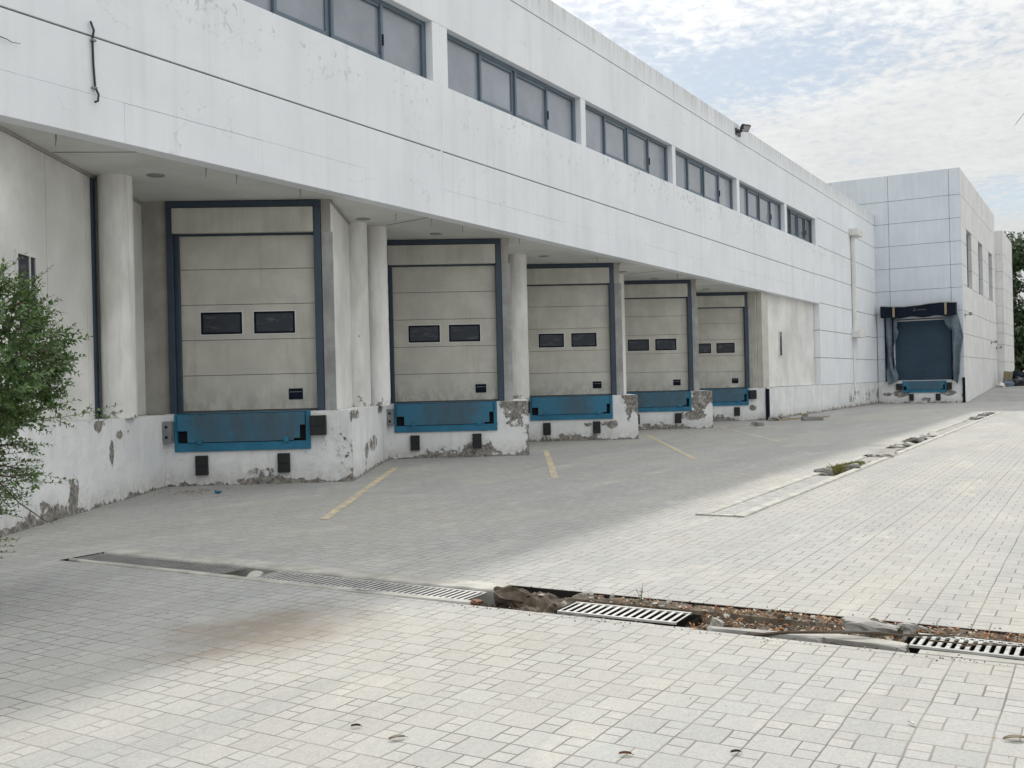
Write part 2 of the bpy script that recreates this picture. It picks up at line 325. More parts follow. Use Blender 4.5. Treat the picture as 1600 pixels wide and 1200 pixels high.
# ---------------------------------------------------------------- geometry helpers
WM = {}                                   # world matrices by object
def tag(o, label=None, cat=None, group=None, kind=None):
    if label: o['label'] = label
    if cat: o['category'] = cat
    if group: o['group'] = group
    if kind: o['kind'] = kind
    return o
def place(o, parent, mw):
    WM[o] = mw
    if parent is not None:
        o.parent = parent; o.matrix_basis = WM[parent].inverted() @ mw
    else: o.matrix_basis = mw
def empty(name, loc=(0, 0, 0), rz=0, label=None, cat=None, group=None, parent=None):
    o = bpy.data.objects.new(name, None); COL.objects.link(o); o.empty_display_size = .3
    place(o, parent, Matrix.Translation(loc) @ Matrix.Rotation(rz, 4, 'Z'))
    return tag(o, label, cat, group)
class MB:
    def __init__(s): s.v = []; s.f = []; s.m = []; s.w = []
    def add(s, vs, fs, m=0, w=0.0):
        o = len(s.v); s.v += [tuple(q) for q in vs]
        s.w += ([w] * len(vs) if not isinstance(w, list) else w)
        for f in fs: s.f.append(tuple(i + o for i in f)); s.m.append(m)
    def box(s, x0, x1, y0, y1, z0, z1, m=0, mat=None):
        vs = [(x, y, z) for z in (z0, z1) for y in (y0, y1) for x in (x0, x1)]
        if mat is not None: vs = [mat @ Vector(q) for q in vs]
        s.add(vs, [(0, 2, 3, 1), (4, 5, 7, 6), (0, 1, 5, 4), (2, 6, 7, 3), (0, 4, 6, 2), (1, 3, 7, 5)], m); return s
    def prism(s, poly, z0, z1, m=0, axis='z'):
        n = len(poly)
        a = sum(poly[i][0] * poly[(i + 1) % n][1] - poly[(i + 1) % n][0] * poly[i][1] for i in range(n))
        if a < 0: poly = poly[::-1]
        if axis == 'z': vs = [(x, y, z0) for x, y in poly] + [(x, y, z1) for x, y in poly]
        else: vs = [(x, z0, y) for x, y in poly] + [(x, z1, y) for x, y in poly]     # polygon in x,z extruded along y
        fs = [tuple(range(n - 1, -1, -1)), tuple(range(n, 2 * n))] + [(i, (i + 1) % n, n + (i + 1) % n, n + i) for i in range(n)]
        if axis != 'z': fs = [f[::-1] for f in fs]
        s.add(vs, fs, m); return s
    def cyl(s, x, y, r, z0, z1, n=24, m=0, r1=None, jit=0):
        r1 = r if r1 is None else r1; vs = []
        for z, q in ((z0, r), (z1, r1)):
            vs += [(x + q * math.cos(2 * PI * i / n), y + q * math.sin(2 * PI * i / n), z) for i in range(n)]
        s.add(vs, [tuple(range(n - 1, -1, -1)), tuple(range(n, 2 * n))] + [(i, (i + 1) % n, n + (i + 1) % n, n + i) for i in range(n)], m); return s
    def tube(s, pts, rad, n=6, m=0, taper=1.0):
        pts = [Vector(p) for p in pts]; k = len(pts); vs = []
        for i, p in enumerate(pts):
            t = (pts[min(i + 1, k - 1)] - pts[max(i - 1, 0)]).normalized()
            a = t.orthogonal().normalized() if i == 0 else (a - t * a.dot(t)).normalized()
            b = t.cross(a); r = rad * (1 + (taper - 1) * i / max(1, k - 1))
            vs += [p + (a * math.cos(2 * PI * j / n) + b * math.sin(2 * PI * j / n)) * r for j in range(n)]
        fs = [(i * n + j, i * n + (j + 1) % n, (i + 1) * n + (j + 1) % n, (i + 1) * n + j) for i in range(k - 1) for j in range(n)]
        fs += [tuple(range(n - 1, -1, -1)), tuple((k - 1) * n + j for j in range(n))]
        s.add(vs, fs, m); return s
    def quad(s, a, b, c, d, m=0): s.add([a, b, c, d], [(0, 1, 2, 3)], m); return s
    def build(s, name, mats, parent=None, loc=(0, 0, 0), rz=0, mw=None, bevel=0, smooth=False, world=False, wear=False, bseg=2):
        """vertices are local to (loc, rz); with world=True they are world coordinates and get moved into that frame"""
        mw = mw if mw is not None else Matrix.Translation(loc) @ Matrix.Rotation(rz, 4, 'Z')
        vs = s.v
        if world:
            inv = mw.inverted(); vs = [inv @ Vector(q) for q in vs]
        me = bpy.data.meshes.new(name); me.from_pydata([tuple(q) for q in vs], [], s.f); me.update()
        for mt in (mats if isinstance(mats, (list, tuple)) else [mats]): me.materials.append(mt)
        me.polygons.foreach_set('material_index', s.m)
        if smooth: me.polygons.foreach_set('use_smooth', [True] * len(s.f))
        if wear:
            at = me.attributes.new('wear', 'FLOAT', 'POINT'); at.data.foreach_set('value', s.w)
        o = bpy.data.objects.new(name, me); COL.objects.link(o)
        place(o, parent, mw)
        if bevel:
            bv = o.modifiers.new('bevel', 'BEVEL'); bv.width = bevel; bv.segments = bseg; bv.limit_method = 'ANGLE'; bv.angle_limit = math.radians(40)
        return o
def copy_tree(o, parent, mw):
    c = o.copy(); COL.objects.link(c); c.parent = None
    old = WM[o]; place(c, parent, mw)
    for ch in o.children:
        copy_tree(ch, c, mw @ old.inverted() @ WM[ch])
    return c
def blob(mb, c, r, sq=(1, 1, 1), rough=.35, freq=1.6, sub=2, m=0, flat=0.0, seed=0):
    bm = bmesh.new(); bmesh.ops.create_icosphere(bm, subdivisions=sub, radius=1)
    off = Vector((seed * 7.3, seed * 3.1, seed * 1.7)); vs = []
    for v in bm.verts:
        p = v.co.copy(); d = 1 + rough * mnoise.noise(p * freq + off)
        p = Vector((p.x * sq[0], p.y * sq[1], p.z * sq[2])) * d * r
        if flat and p.z < -flat * r: p.z = -flat * r
        vs.append(p + Vector(c))
    fs = [tuple(v.index for v in f.verts) for f in bm.faces]; bm.free()
    mb.add(vs, fs, m)
def rockbox(mb, sx, sy, sz, rough=.12, seed=0, mat=None, m=0, cuts=3):
    bm = bmesh.new(); bmesh.ops.create_cube(bm, size=1); bmesh.ops.subdivide_edges(bm, edges=bm.edges[:], cuts=cuts, use_grid_fill=True)
    off = Vector((seed * 5.1, seed * 2.3, seed * 9.7)); vs = []
    for v in bm.verts:
        p = v.co.copy(); n = mnoise.noise_vector(p * 2.2 + off) + mnoise.noise_vector(p * 6.5 + off) * .45 + mnoise.noise_vector(p * 14 + off) * .2
        corner = max(0, (abs(p.x) + abs(p.y) + abs(p.z)) - 1.15) * .35
        p = p * (1 - corner) + n * rough
        p = Vector((p.x * sx, p.y * sy, p.z * sz))
        vs.append(mat @ p if mat is not None else p)
    fs = [tuple(v.index for v in f.verts) for f in bm.faces]; bm.free()
    mb.add(vs, fs, m)

# ---------------------------------------------------------------- warehouse
D = 10.95                                   # facade plane
WH = empty('warehouse', (20, D, 0), 0, 'long white warehouse with a row of angled loading bays under its overhanging upper floor', 'warehouse')
W0 = (20, D, 0)
def part(mb, name, mats, parent=WH, loc=W0, **k): return mb.build(name, mats, parent, loc, world=True, **k)

XL, XR = -8.0, 58.58
G = .012
OPEN = [(-7.58, -1.85), (-1.58, 4.15), (4.42, 10.15), (10.42, 15.85), (16.36, 22.16), (22.42, 28.20), (28.46, 34.25), (34.55, 40.30), (40.62, 45.25)]
ZS, ZH = 7.40, 8.54
wall = MB()
def wp(x0, x1, z0, z1, y0=D, y1=D + .30, m=0, g=G): wall.box(x0 + g, x1 - g, y0, y1, z0 + g, z1 - g, m)
def groove_h(x0, x1, z): wall.box(x0 + .05, x1 - .05, D + .035, D + .28, z - .03, z + .03, 1)  # dark strip behind the gap strengthens the groove's shade
def groove_v(x, z0, z1): wall.box(x - .03, x + .03, D + .03, D + .27, z0 + .05, z1 - .05, 1)
JX = 16.08
for a, b2 in ((XL, JX), (JX, XR)):
    wp(a, b2, 9.90, 10.5)
    if b2 < XR:
        wp(a, b2, ZH, 9.90); wp(a, b2, 6.10, ZS); wp(a, b2, 5.35, 6.10)
    else:
        for z0, z1 in ((ZH, 9.90), (6.10, ZS), (5.35, 6.10)): wall.box(a + G, 45.6, D, D + .30, z0 + G, z1 - G, 0)
    groove_h(a, b2 if b2 < XR else XR, 9.90); groove_h(a, min(b2, 45.6) + .05, 6.10)
wall.box(JX - .03, JX + .03, D + .008, D + .27, 4.9, 10.44, 0)
edges = [XL] + [e for o in OPEN for e in o] + [45.6]
for i in range(0, len(edges), 2):
    a, b2 = edges[i], edges[i + 1]
    if a < JX < b2:
        wall.box(a, JX - G, D + .004, D + .30, ZS - .01, ZH + .01); wall.box(JX + G, b2, D + .004, D + .30, ZS - .01, ZH + .01)
    else: wall.box(a, b2, D + .004, D + .30, ZS - .01, ZH + .01)
# right-hand panelled stretch
zb = [1.19, 2.42, 3.65, 4.87, 6.12, 7.41, 8.66, 9.90]
for z0, z1 in zip(zb, zb[1:]):
    wp(45.6, 52.45, z0, z1) if z1 > 0 else None
    wp(52.45, XR, z0, z1, g=G)
for z in zb[1:-1]: groove_h(45.6, XR, z)
# plaster band along the lower edge of the overhang
js = [XL, -6.1, -3.65, -1.2, 1.3, 3.8, 6.28, 8.76, 11.25, 13.73, 16.08, 18.62, 21.05, 23.58, 25.9, 28.3, 30.7, 33.1, 35.58, 38.24, 40.68, 43.29, 45.6]
for a, b2 in zip(js, js[1:]): wall.box(a + .0015, b2 - .0015, D - .005, D + .27, 4.83, 5.359 + .003 * math.sin(a * 7))
part(wall, 'wall', [MT['facade'], MT['jointdk']], bevel=.006)

gw = MB(); gw.box(XL, 6.64, D + .02, D + .30, 0, 4.829); part(gw, 'ground_floor_wall', MT['facade'])
rest = MB()                                # the rest of the shell: roof, rear and end walls
rest.box(XL + .3, XR - .2, D + .31, 42, 9.7, 10.0)
part(rest, 'roof', MT['ramp'])
rw = MB(); rw.box(XL, XR, 42, 42.3, 0, 10.45); part(rw, 'rear_wall', MT['facade'])
ew = MB(); ew.box(XL, XL + .3, D + .31, 41.99, 1.2, 10.45); part(ew, 'end_wall', MT['facade'])

sf = MB(); sf.box(6.4, 45.62, D + .25, 16.5, 4.845, 5.1)
for (x0, y0, x1, y1) in ((9.22, 11.22, 8.55, 12.15), (16.0, 11.22, 16.25, 12.45), (28.1, 11.22, 28.3, 12.5)):
    d = Vector((x1 - x0, y1 - y0, 0)); mt = Matrix.Translation((x0, y0, 4.843)) @ Matrix.Rotation(math.atan2(d.y, d.x), 4, 'Z')
    sf.box(0, d.length, -.012, .012, -.002, .02, 1, mt)
part(sf, 'soffit', [MT['soffit'], MT['jointdk']])
# weep-hole stains: drip spouts hanging under the soffit edge
for x, y in ((8.0, 11.3), (10.43, 11.28), (11.02, 11.27), (12.45, 11.3), (15.29, 11.5), (16.18, 11.3), (17.43, 11.4), (19.6, 11.3), (23.82, 11.4), (29.4, 11.35)):
    sp = MB(); sp.tube([(x, y, 4.86), (x + .004, y, 4.79), (x - .003, y + .005, 4.70)], .016, 6, 0, .35)
    part(sp, 'drip_spout', MT['jamb'], loc=(x, y, 4.8))

# window units -------------------------------------------------------------
def window(x0, x1, parent=WH):
    yf = D + .155; w = x1 - x0; q = w / 4; z0, z1 = ZS - .012, ZH + .012
    f = MB()
    f.box(x0, x0 + .05, yf, yf + .10, z0, z1); f.box(x1 - .12, x1, yf, yf + .10, z0, z1)
    f.box(x0 + .05, x1 - .12, yf, yf + .10, z0, z0 + .075); f.box(x0 + .05, x1 - .12, yf, yf + .10, z1 - .085, z1)
    for k in (1, 2, 3):
        xm = x0 + q * k - .02
        f.box(xm - .035, xm + .035, yf - .012, yf + .09, z0 + .075, z1 - .085)
    for k in (1, 2):                        # the two sliding sashes
        a, b2 = x0 + q * k + .02, x0 + q * (k + 1) - .06
        if k == 1: f.box(b2 - .09, b2 - .001, yf + .03, yf + .07, z0 + .08, z1 - .09)
        f.box(a, b2 - (.09 if k == 1 else 0), yf + .012, yf + .05, z0 + .076, z0 + .16); f.box(a, b2 - (.09 if k == 1 else 0), yf + .012, yf + .05, z1 - .15, z1 - .086)
    o = part(f, 'window', MT['winblue'], parent, (x0, yf, ZS), bevel=.005)
    for k in range(4):
        p = MB(); a = x0 + q * k - (.05 if k else -.04); p.box(a, x0 + q * (k + 1) - .03, yf + .055 + .006 * (k % 2), yf + .062 + .006 * (k % 2), z0 + .04, z1 - .05)
        part(p, 'pane', MT['film'] if x0 < 40 else MT['greyglass'], o, (a, yf + .05, ZS))
    h = MB(); xm = x0 + q * 3 - .02; h.box(xm - .012, xm + .012, yf - .04, yf - .0125, 7.72, 7.92)
    part(h, 'handle', MT['dark'], o, (xm, yf, 7.8))
    return o
for a, b2 in OPEN: window(a, b2)

# loading bays ---------------------------------------------------------------
ANG = math.radians(-56.2)
U = Vector((math.cos(ANG), math.sin(ANG), 0)); NI = Vector((-math.sin(ANG), math.cos(ANG), 0))
def Ck(k): return Vector((13.2 + 6 * k, D, 0)) if k >= 0 else Vector((5.90, 10.18, 0))
def Ik(k): return Vector((11.48 + 6 * k, 13.5, 0)) if k >= 0 else Vector((5.90, 10.96, 0))
def Ak(k): return Vector((13.42 + 6 * k, 11.5, 0)) if k >= 0 else Vector((6.66, 11.02, 0))
def Bk(k): return Vector((11.65 + 6 * k, 14.18, 0))
def loc2w(k, x, y, z=0): return Ck(k) + U * x + NI * y + Vector((0, 0, z))

def fbm(p, s): return mnoise.fractal(Vector(p) * s, 1, 2, 4)
def platform(k, blobs):
    """concrete dock of one bay: front, side and top as fine grids with a wear value per vertex"""
    pts = {}; mb = MB()
    I, C, J = Ik(k), Ck(k), Ik(k + 1)
    if k == 4: J = Vector((45.6, D, 0))
    st = .05
    def wear(p, face, s, L):
        z = p.z; w = .27 + .08 * mnoise.noise(p * .9)
        w += .25 * max(0, 1 - z / .12) + .07 * max(0, 1 - z / .35)
        if z > 1.05: w += .13 * (z - 1.05) / .15
        if face != 'top':
            e = min(s, L - s)
            if face == 'front': e = L - s
            elif face == 'side': e = s
            w += .17 * max(0, 1 - e / .10)
        for bf, bs, bz, rs, rz_, a in blobs:
            if bf == face: w += a * max(0, 1 - ((s - bs) / rs) ** 2 - ((z - bz) / rz_) ** 2) ** .7 if ((s - bs) / rs) ** 2 + ((z - bz) / rz_) ** 2 < 1 else 0
        return w
    def vert(p, w):
        key = (round(p.x, 3), round(p.y, 3), round(p.z, 3))
        if key in pts: 
            i = pts[key]; mb.w[i] = max(mb.w[i], w); return i
        n = mnoise.noise_vector(p * 6.0) * .006 + mnoise.noise_vector(p * 17.0) * .004
        i = len(mb.v); pts[key] = i; mb.v.append(tuple(p + n)); mb.w.append(w); return i
    def grid(a, b2, face, hole=None):
        L = (b2 - a).length; d = (b2 - a).normalized(); n = max(2, int(L / st)); nz = 24
        xs = [L * i / n for i in range(n + 1)]
        if hole:
            for h in hole[:2]:
                i = min(range(len(xs)), key=lambda q: abs(xs[q] - h)); xs[i] = h
        zs = [1.2 * i / nz for i in range(nz + 1)]
        if hole:
            i = min(range(len(zs)), key=lambda q: abs(zs[q] - hole[2])); zs[i] = hole[2]
        for i in range(n):
            for j in range(nz):
                if hole and xs[i] >= hole[0] - 1e-4 and xs[i + 1] <= hole[1] + 1e-4 and zs[j] >= hole[2] - 1e-4: continue
                q = []
                for (ii, jj) in ((i, j), (i + 1, j), (i + 1, j + 1), (i, j + 1)):
                    p = a + d * xs[ii] + Vector((0, 0, zs[jj])); q.append(vert(p, wear(p, face, xs[ii], L)))
                mb.f.append(tuple(q)); mb.m.append(0)
        return xs
    L1 = (C - I).length
    xs1 = grid(I, C, 'front', (L1 - 2.93, L1 - .69, .573) if k >= 0 else None)
    xs2 = grid(C, J, 'side')
    # top: strips going inwards from the two edges
    for a, b2, xs in ((I, C, xs1), (C, J, xs2)):
        d = (b2 - a).normalized(); prev = None
        for off in (0, .06, .15, .3, .6):
            row = []
            for s in xs:
                p = a + d * s
                mid = p.lerp(Vector((C.x + .6, 17, 0)) if k < 4 else Vector((p.x, 17, 0)), off / 4.0)
                p2 = Vector((mid.x, mid.y, 1.2)); row.append(vert(p2, wear(p2, 'top', 0, 1)))
            if prev:
                for i in range(len(xs) - 1): mb.f.append((prev[i], prev[i + 1], row[i + 1], row[i])); mb.m.append(0)
            prev = row
        # core slab closing the top behind the strips
    core = [(I.x, I.y), (C.x, C.y), (J.x, J.y), (J.x, 17.0), (I.x, 17.0)]
    n0 = len(mb.v)
    mb.v += [(x, y, 1.193) for x, y in core]; mb.w += [.4] * len(core); mb.f.append(tuple(range(n0, n0 + len(core)))); mb.m.append(0)
    return mb.build('dock_platform', MT['dock'], WH, tuple(C), world=True, wear=True)
BL = {-1: [('side', 4.2, .72, .10, .24, .46), ('side', 3.75, 1.12, .16, .10, .42), ('side', 4.5, .97, .16, .09, .42), ('side', 4.85, 1.0, .10, .06, .34), ('side', 2.9, .32, .22, .25, .30), ('side', 2.2, .12, .9, .2, .18), ('side', 5.9, .4, .1, .2, .2)],
      0: [('front', 2.9, .5, .16, .45, .2), ('side', 2.6, .50, .9, .22, .26), ('side', 1.6, .35, .4, .25, .2), ('side', .3, 1.1, .7, .12, .26), ('side', 3.8, 1.1, .7, .14, .26), ('front', 1.7, .12, .6, .22, .18), ('front', 2.4, .4, .5, .2, .1)],
      1: [('front', 2.80, 1.08, .42, .30, .34), ('front', 2.65, .74, .34, .20, .26), ('front', 2.2, .25, .6, .2, .18), ('front', 1.5, .12, .9, .2, .18), ('front', 2.95, .4, .2, .5, .18)],
      2: [('front', 2.95, 1.0, .40, .36, .38), ('front', 2.3, .42, .34, .17, .40), ('front', 1.7, .44, .22, .10, .36), ('front', 2.82, .62, .1, .25, .3), ('front', 1.2, .12, 1.0, .2, .2)],
      3: [('front', 2.62, .85, .36, .50, .36), ('front', 2.35, .42, .60, .18, .38), ('front', 2.95, 1.05, .3, .3, .36), ('front', 1.2, .1, 1.4, .2, .16)],
      4: [('front', 2.55, .48, .20, .14, .38), ('front', 1.0, .1, .9, .22, .24), ('side', .3, .05, 8, .30, .10)]}
for k in (-1, 0, 1, 2, 3, 4): platform(k, BL.get(k, [('front', 2.9, .9, .4, .4, .3)]))

# walls of the recess above the docks
for k in range(-1, 5):
    wm = MB(); A, B2 = Ak(k), Bk(k + 1)
    if k < 4:
        d = (B2 - A).normalized(); n = Vector((-d.y, d.x, 0)); L = (B2 - A).length
        mt = Matrix.Translation(A) @ Matrix.Rotation(math.atan2(d.y, d.x), 4, 'Z')
        cuts = [0, 2.08, 3.42, L] if k < 0 else [0, L * .55, L]
        for a, b2 in zip(cuts, cuts[1:]): wm.box(a + .007, b2 - .007, 0, .12, 1.2, 4.80, 0, mt)
        wm.box(.02, L - .02, .02, .10, 4.72, 4.85, 1, mt); wm.box(.03, L - .03, .03, .1, 1.2, 4.8, 1, mt)
        wm.box(0, L, -.03, -.001, 4.80, 4.846, 2, mt)
        o = wm.build('recess_wall', [MT['panel'], MT['jointdk'], MT['recess']], WH, tuple(A), world=True, bevel=.004)
        if k == -1:
            t = MB(); t.box(3.62, 3.72, -.035, .0, 1.2, 4.79, 0, mt); t.build('trim_strip', MT['blue'], o, tuple(A), world=True)
            wn = MB(); s0 = 1.12
            wn.box(s0, s0 + .05, -.03, .01, 2.35, 3.40, 0, mt); wn.box(s0 + .55, s0 + .60, -.03, .01, 2.35, 3.40, 0, mt)
            wn.box(s0 + .05, s0 + .55, -.03, .01, 3.35, 3.40, 0, mt); wn.box(s0 + .05, s0 + .55, -.03, .01, 2.35, 2.40, 0, mt); wn.box(s0 + .38, s0 + .41, -.025, .01, 2.4, 3.35, 0, mt)
            w = wn.build('slot_window', MT['whitepl'], o, tuple(A), world=True)
            g = MB(); g.box(s0 + .04, s0 + .56, -.012, -.006, 2.39, 3.36, 0, mt); g.build('pane', MT['navyglass'], WH if False else o, tuple(A), world=True)
for k in range(0, 5):
    j = MB()
    j.box(-3.55, -3.13, .50, .62, 1.2, 4.846); j.box(-.50, -.335, .47, .66, 1.2, 4.846)
    j.box(-.495, -.30, .44, .469, 1.2, 4.28, 1); j.box(-3.13, -.5, .66, .72, 1.2, 4.846, 2)
    j.build('bay_wall', [MT['recess'], MT['jamb'], MT['dark']], WH, tuple(Ck(k)), ANG, bevel=.006)

def bay_door(k):
    f = MB()
    f.box(-3.13, -3.02, .44, .615, 1.2, 4.72); f.box(-3.019, -2.935, .52, .615, 1.2, 4.28)
    f.box(-.63, -.505, .44, .615, 1.2, 4.72); f.box(-3.13, -.505, .44, .60, 4.722, 4.835)
    f.box(-3.01, -.64, .56, .65, 4.25, 4.30)
    mw = Matrix.Translation(Ck(k)) @ Matrix.Rotation(ANG, 4, 'Z')
    o = f.build('dock_door', MT['blue'], WH, mw=mw, bevel=.008)
    h = MB(); h.box(-3.018, -.632, .40, .52, 4.285, 4.715); h.build('header_panel', MT['header'], o, mw=mw, bevel=.01)
    lf = MB(); x0, x1 = -2.945, -.632
    for i in range(5):
        z0 = 1.235 + .61 * i; lf.box(x0, x1, .585, .63, z0 + .004, z0 + .606)
    lf.box(x0, x1, .595, .63, 1.203, 1.236, 1); lf.box(x0 + .01, x1 - .01, .60, .625, 1.25, 4.27, 1)
    l = lf.build('door_leaf', [MT['door'], MT['jointdk']], o, mw=mw, bevel=.005)
    for a in (.34, 1.245):
        w = MB(); xa, xb, za, zb2 = x0 + a, x0 + a + .70, 2.555, 2.935
        for (p, q, r, s) in ((xa, xb, za, za + .035), (xa, xb, zb2 - .035, zb2), (xa, xa + .035, za + .035, zb2 - .035), (xb - .035, xb, za + .035, zb2 - .035)):
            w.box(p, q, .572, .6, r, s, 0)
        w.box(xa + .03, xb - .03, .583, .59, za + .03, zb2 - .03, 1)
        for (p, q, r, s) in ((xa - .018, xb + .018, za - .018, za), (xa - .018, xb + .018, zb2, zb2 + .018), (xa - .018, xa, za, zb2), (xb, xb + .018, za, zb2)):
            w.box(p, q, .578, .59, r, s, 2)
        w.build('door_window', [MT['tarp'], MT['navyglass'], MT['panel']], o, mw=mw)
    hd = MB(); xa = x1 - .50
    hd.box(xa, xa + .24, .572, .59, 1.40, 1.59, 0); hd.box(xa + .02, xa + .22, .565, .58, 1.525, 1.535, 1); hd.box(xa + .02, xa + .22, .566, .58, 1.43, 1.45, 0)
    hd.build('door_handle', [MT['tarp'], MT['steel']], o, mw=mw)
    return o
dd = bay_door(0)
for k in range(0, 5):
    if k: copy_tree(dd, WH, Matrix.Translation(Ck(k)) @ Matrix.Rotation(ANG, 4, 'Z'))

def leveller(mw):
    f = MB()
    f.box(-2.93, -2.885, -.045, .12, .573, 1.198); f.box(-.765, -.69, -.045, .12, .573, 1.198)
    f.box(-2.884, -.766, -.045, .12, .573, .715); f.box(-2.93, -.69, -.03, .46, 1.199, 1.207)
    f.box(-2.884, -.766, .10, .13, .716, 1.196, 1); f.box(-2.93, -.69, .13, .2, .56, 1.198, 1)
    o = f.build('dock_leveller', [MT['levblue'], MT['dark']], WH, mw=mw, bevel=.006)
    lp = MB()
    lp.prism([(-2.88, 1.194), (-2.88, .92), (-2.715, .92), (-2.715, .725), (-.965, .725), (-.965, .76), (-.86, .76), (-.86, .98), (-.775, .98), (-.775, 1.194)], -.062, -.046, 0, 'y')
    lp.build('lip_plate', MT['lip'], o, mw=mw, bevel=.004)
    for a in (-2.56, -1.13):
        q = MB(); q.box(a, a + .085, -.085, -.0455, .70, .79); q.build('lip_keeper', MT['levblue'], o, mw=mw, bevel=.006)
    return o
def baymw(k): return Matrix.Translation(Ck(k)) @ Matrix.Rotation(ANG, 4, 'Z')
lv = leveller(baymw(0))
TW_MW = Matrix.Translation((XR, 6.72, 0)) @ Matrix.Rotation(-PI / 2, 4, 'Z')
for k in range(0, 5):
    if k: copy_tree(lv, WH, baymw(k))
def rub(x0, x1, z0, z1, d=.16, bolts=False):
    m = MB(); m.box(x0, x1, -d, -.008, z0, z1, 0)
    if bolts:
        for z in (z0 + .09, z1 - .09):
            bm_ = Matrix.Translation(((x0 + x1) / 2, -d, z)) @ Matrix.Rotation(PI / 2, 4, 'X'); v = [bm_ @ Vector((.022 * math.cos(i * PI / 3), .022 * math.sin(i * PI / 3), h)) for h in (0, .012) for i in range(6)]
            m.add(v, [tuple(range(6)), tuple(range(6, 12))] + [(i, (i + 1) % 6, 6 + (i + 1) % 6, 6 + i) for i in range(6)], 1)
    else:
        m.box(x0 + .01, x1 - .01, -d - .012, -d, z0 + (z1 - z0) * .48, z0 + (z1 - z0) * .52, 1)
    return m
def bumper(k, kind):
    if kind == 'left': o = rub(-3.10, -2.94, .74, 1.09, .20, True).build('dock_bumper', [MT['steel'], MT['dark']], WH, mw=baymw(k), bevel=.012)
    if kind == 'leftblack': o = rub(-3.07, -2.935, .78, 1.10, .15).build('dock_bumper', [MT['rubber'], MT['dark']], WH, mw=baymw(k), bevel=.012)
    if kind == 'right': o = rub(-.685, -.42, .80, 1.13, .16).build('dock_bumper', [MT['rubber'], MT['dark']], WH, mw=baymw(k), bevel=.016)
    if kind == 'wood': o = rub(-3.02, -2.70, .60, .82, .14).build('dock_bumper', [MT['wood'], MT['wood']], WH, mw=baymw(k), bevel=.01); o['label'] = 'pale wooden block fixed in place of a bumper'
    if kind == 'low1': o = rub(-2.59, -2.39, .18, .505, .09).build('rubber_block', [MT['rubber'], MT['dark']], WH, mw=baymw(k), bevel=.01)
    if kind == 'low2': o = rub(-1.24, -1.04, .19, .51, .09).build('rubber_block', [MT['rubber'], MT['dark']], WH, mw=baymw(k), bevel=.01)
    return o
for k in range(0, 5):
    bumper(k, 'low1'); bumper(k, 'low2')
    for kind in {0: ('left', 'right'), 1: ('left',), 2: ('leftblack',), 3: ('wood',), 4: ('right', 'leftblack')}.get(k, ('left', 'right')): bumper(k, kind)

# columns
def column(x, y):
    n = 28; zs = [1.2 + (4.846 - 1.2) * i / 40 for i in range(41)]; mb = MB(); r0 = .25; ws = []
    for z in zs:
        for i in range(n):
            a = 2 * PI * i / n; r = r0 + .003 * mnoise.noise(Vector((math.cos(a) * 2, math.sin(a) * 2, z * 2 + x)))
            mb.v.append((x + r * math.cos(a), y + r * math.sin(a), z)); mb.w.append(.27 + .05 * mnoise.noise(Vector((x, z * 2, a))) + .22 * max(0, 1 - (z - 1.2) / .3) + (.2 if abs(a - 5.3) < .25 and z < 3.9 and k_peel else 0))
    for j in range(40):
        for i in range(n): mb.f.append((j * n + i, j * n + (i + 1) % n, (j + 1) * n + (i + 1) % n, (j + 1) * n + i)); mb.m.append(0)
    return mb.build('column', MT['colpeel'], WH, (x, y, 1.2), world=True, wear=True, smooth=True)
def mk_col():
    m, nt, b = new_mat('column_peeling'); p = geo(nt); x, y, z = sep(nt, p)
    w = nd(nt, 'ShaderNodeAttribute', attribute_name='wear').outputs['Fac']
    n1 = noise(nt, p, 5, 8, .62, .5); v = M(nt, 'ADD', n1, M(nt, 'SUBTRACT', w, 1.0))
    mask = ramp(nt, v, -.01, .012)
    g = noise(nt, scalev(nt, p, (2.5, 2.5, .8)), 1.0, 6, .6)
    c = mix(nt, ramp(nt, g, .35, .68), (.66, .655, .62), (.84, .84, .825))
    st = noise(nt, scalev(nt, p, (8, 8, .5)), 1.0, 5, .6)
    c = mix(nt, ramp(nt, st, .52, .75, 0, .4), c, (.42, .41, .37))
    c = mix(nt, mask, c, (.27, .255, .225)); base(nt, b, c, .8, 0, .25)
    bump(nt, b, M(nt, 'ADD', M(nt, 'MULTIPLY', mask, -1), M(nt, 'MULTIPLY', noise(nt, p, 40, 4, .6), .3)), .5, .008); return m
MT['colpeel'] = mk_col()
for (x, y, k_peel) in ((10.05, 12.82, 0), (15.72, 12.86, 0), (16.36, 12.86, 1), (22.1, 12.84, 1), (28.1, 12.84, 1), (34.1, 12.84, 0),): column(x, y)

for (x, y) in ((10.33, 12.24), (15.35, 12.33), (17.81, 12.33), (22.73, 12.39), (27.51, 12.34), (30.13, 12.42), (34.95, 12.39)):
    m = MB(); n = 20
    m.cyl(x, y, .135, 4.832, 4.8449, n, 0); m.cyl(x, y, .105, 4.828, 4.8445, n, 1); m.build('downlight', [MT['jamb'], MT['irondk']], WH, (x, y, 4.84), world=True)

